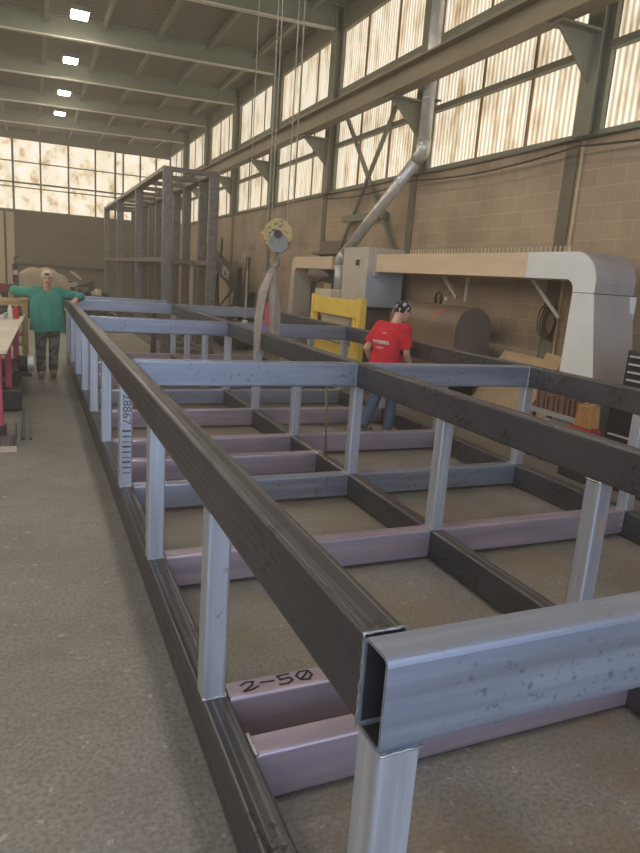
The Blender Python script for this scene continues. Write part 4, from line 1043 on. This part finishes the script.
for S_, E_, H_ in ((S1, E1, H1), (S2, E2, H2)):
    bd.caps(Q(0, .10, 1.35), S_, .078, .075); bd.caps(S_, E_, .060, .046); bd.caps(E_, H_, .046, .031)
hand(bd, H1, F * .3 + Vector((0, 0, -1)), Rt, .3, 1); hand(bd, H2, F * .4 + Vector((0, 0, -1)), -Rt, .35, 1)
hips = (Q(-.095, -.03, .89), Q(.095, -.03, .89)); kn = (Q(-.09, -.02, .49), Q(.10, .07, .49)); an = (Q(-.10, -.24, .115), Q(.10, .05, .10))
for h_, k_, a_ in zip(hips, kn, an):
    bd.caps(h_, k_, .09, .062); bd.caps(k_, a_, .058, .04); bd.caps(a_, a_ + F * .12 + Vector((0, 0, -.05)), .042, .035)
remesh(bd, 'body', M['skin'], P2, .008, 3)
face(P2, W2_, 1.08, H3)
s = MB(); loft(s, [(Q(0, f_, z), Rt * w_, F0 * d_) for z, w_, d_, f_ in ((.66, .19, .185, -.02), (.78, .195, .19, -.015), (.95, .195, .19, .0), (1.10, .20, .19, .02), (1.24, .205, .18, .05), (1.34, .19, .15, .075), (1.41, .13, .10, .10), (1.45, .08, .08, .115))])
s.caps(Q(-.1, .09, 1.375), Q(.1, .09, 1.375), .092, .092)
for S_, E_ in ((S1, E1), (S2, E2)): s.caps(Q(0, .08, 1.36), S_, .10, .095); s.caps(S_, S_.lerp(E_, .80), .088, .084)
remesh(s, 'shirt', M['red_cloth'], P2, .011, 4, fold(5, .006), keep=lambda c: c.z > .74 and not ((c - Q(0, .17, c.z)).length < .066 and c.z > 1.45) and not any((c - S_.lerp(E_, .93)).length < .082 for S_, E_ in ((S1, E1), (S2, E2))))
s = MB(); s.ball(Q(0, -.03, .89), (.175, .175, .14), 18)
for h_, k_, a_ in zip(hips, kn, an): s.caps(h_, k_, .106, .08); s.caps(k_, a_ + Vector((0, 0, .03)), .079, .07)
remesh(s, 'jeans', M['denim'], P2, .011, 3, fold(2, .009))
s = MB()
for a_ in an:
    s.caps(a_ + Vector((0, 0, .0)), a_ + Vector((0, 0, -.05)), .056, .056); s.caps(a_ - F * .03 + Vector((0, 0, -.06)), a_ + F * .16 + Vector((0, 0, -.065)), .048, .042)
remesh(s, 'shoes', M['grey_shoe'], P2, .010, 3)
c = MB(); c.ball(W2_((0, -.012, .034)), (.097, .120, .106), 20, H3)
cc = Vector(W2_((0, -.01, .004)))
remesh(c, 'cap', M['bandana'], P2, .008, 2, keep=lambda q: (q - cc).dot(Uh) > -.035 + .55 * max(0, (q - cc).dot(Fh)))
# white print on the back of the shirt: a small mark, two arched lines
bk = Q(0, -.17, 0)
def backtext(body, size, r, z, depth, nm):
    return text_mesh(body, size, basis(Rt, Vector((0, 0, 1)), Q(r, depth, z)), nm, M['white'], P2, ext=.012)
backtext('~', .11, .0, 1.335, -.085, 'shirt_mark')
backtext('WRRRRR', .062, .0, 1.215, -.142, 'shirt_print'); backtext('~ww~', .05, .0, 1.15, -.158, 'shirt_print')

# ------------------------------------------------------------------ light, haze, camera
wd = bpy.data.worlds.new('world'); S.world = wd; wd.use_nodes = True
bg = wd.node_tree.nodes['Background']; bg.inputs['Color'].default_value = (.66, .80, 1., 1); bg.inputs['Strength'].default_value = 2.6
def area(name, loc, rot, sx, sy, e, col, portal=False):
    l = bpy.data.lights.new(name, 'AREA'); l.shape = 'RECTANGLE'; l.size = sx; l.size_y = sy; l.energy = e; l.color = col
    if portal: l.cycles.is_portal = True
    o = bpy.data.objects.new(name, l); COL.objects.link(o); o.location = loc; o.rotation_euler = rot; return o
area('doorway_daylight', (-1., YF + .02, 3.1), (PI / 2, 0, 0), 11.2, 6.2, 600, (.64, .79, 1.))
vs = wd.node_tree.nodes.new('ShaderNodeVolumeScatter'); vs.inputs["Color"].default_value = (1., .95, .85, 1); vs.inputs['Density'].default_value = .006; vs.inputs['Anisotropy'].default_value = .35
wd.node_tree.links.new(vs.outputs[0], wd.node_tree.nodes['World Output'].inputs['Volume'])

cam = bpy.data.cameras.new('camera'); co = bpy.data.objects.new('camera', cam); COL.objects.link(co); S.camera = co
cam.sensor_fit = 'VERTICAL'; cam.sensor_height = 24.; cam.lens = 655.62 / 853. * 24.
cam.clip_start = .05; cam.clip_end = 200
Rr = Matrix(((0.9167115904683688, -0.3933216214977055, 0.07027063371970764), (0.023213744984999687, 0.22800809105507286, 0.9733824697708465), (-0.3988746443993714, -0.8906797474265581, 0.2181481276092868)))
mw = Rr.transposed().to_4x4(); mw.translation = (-.60003, -.94652, 1.93819); co.matrix_world = mw

S.view_settings.view_transform = 'Standard'; S.view_settings.look = 'None'; S.view_settings.exposure = .1; S.view_settings.gamma = 1.
S.view_settings.use_curve_mapping = False
S.cycles.use_denoising = True; S.cycles.max_bounces = 8; S.cycles.diffuse_bounces = 5; S.cycles.sample_clamp_indirect = 6.; S.cycles.volume_bounces = 1
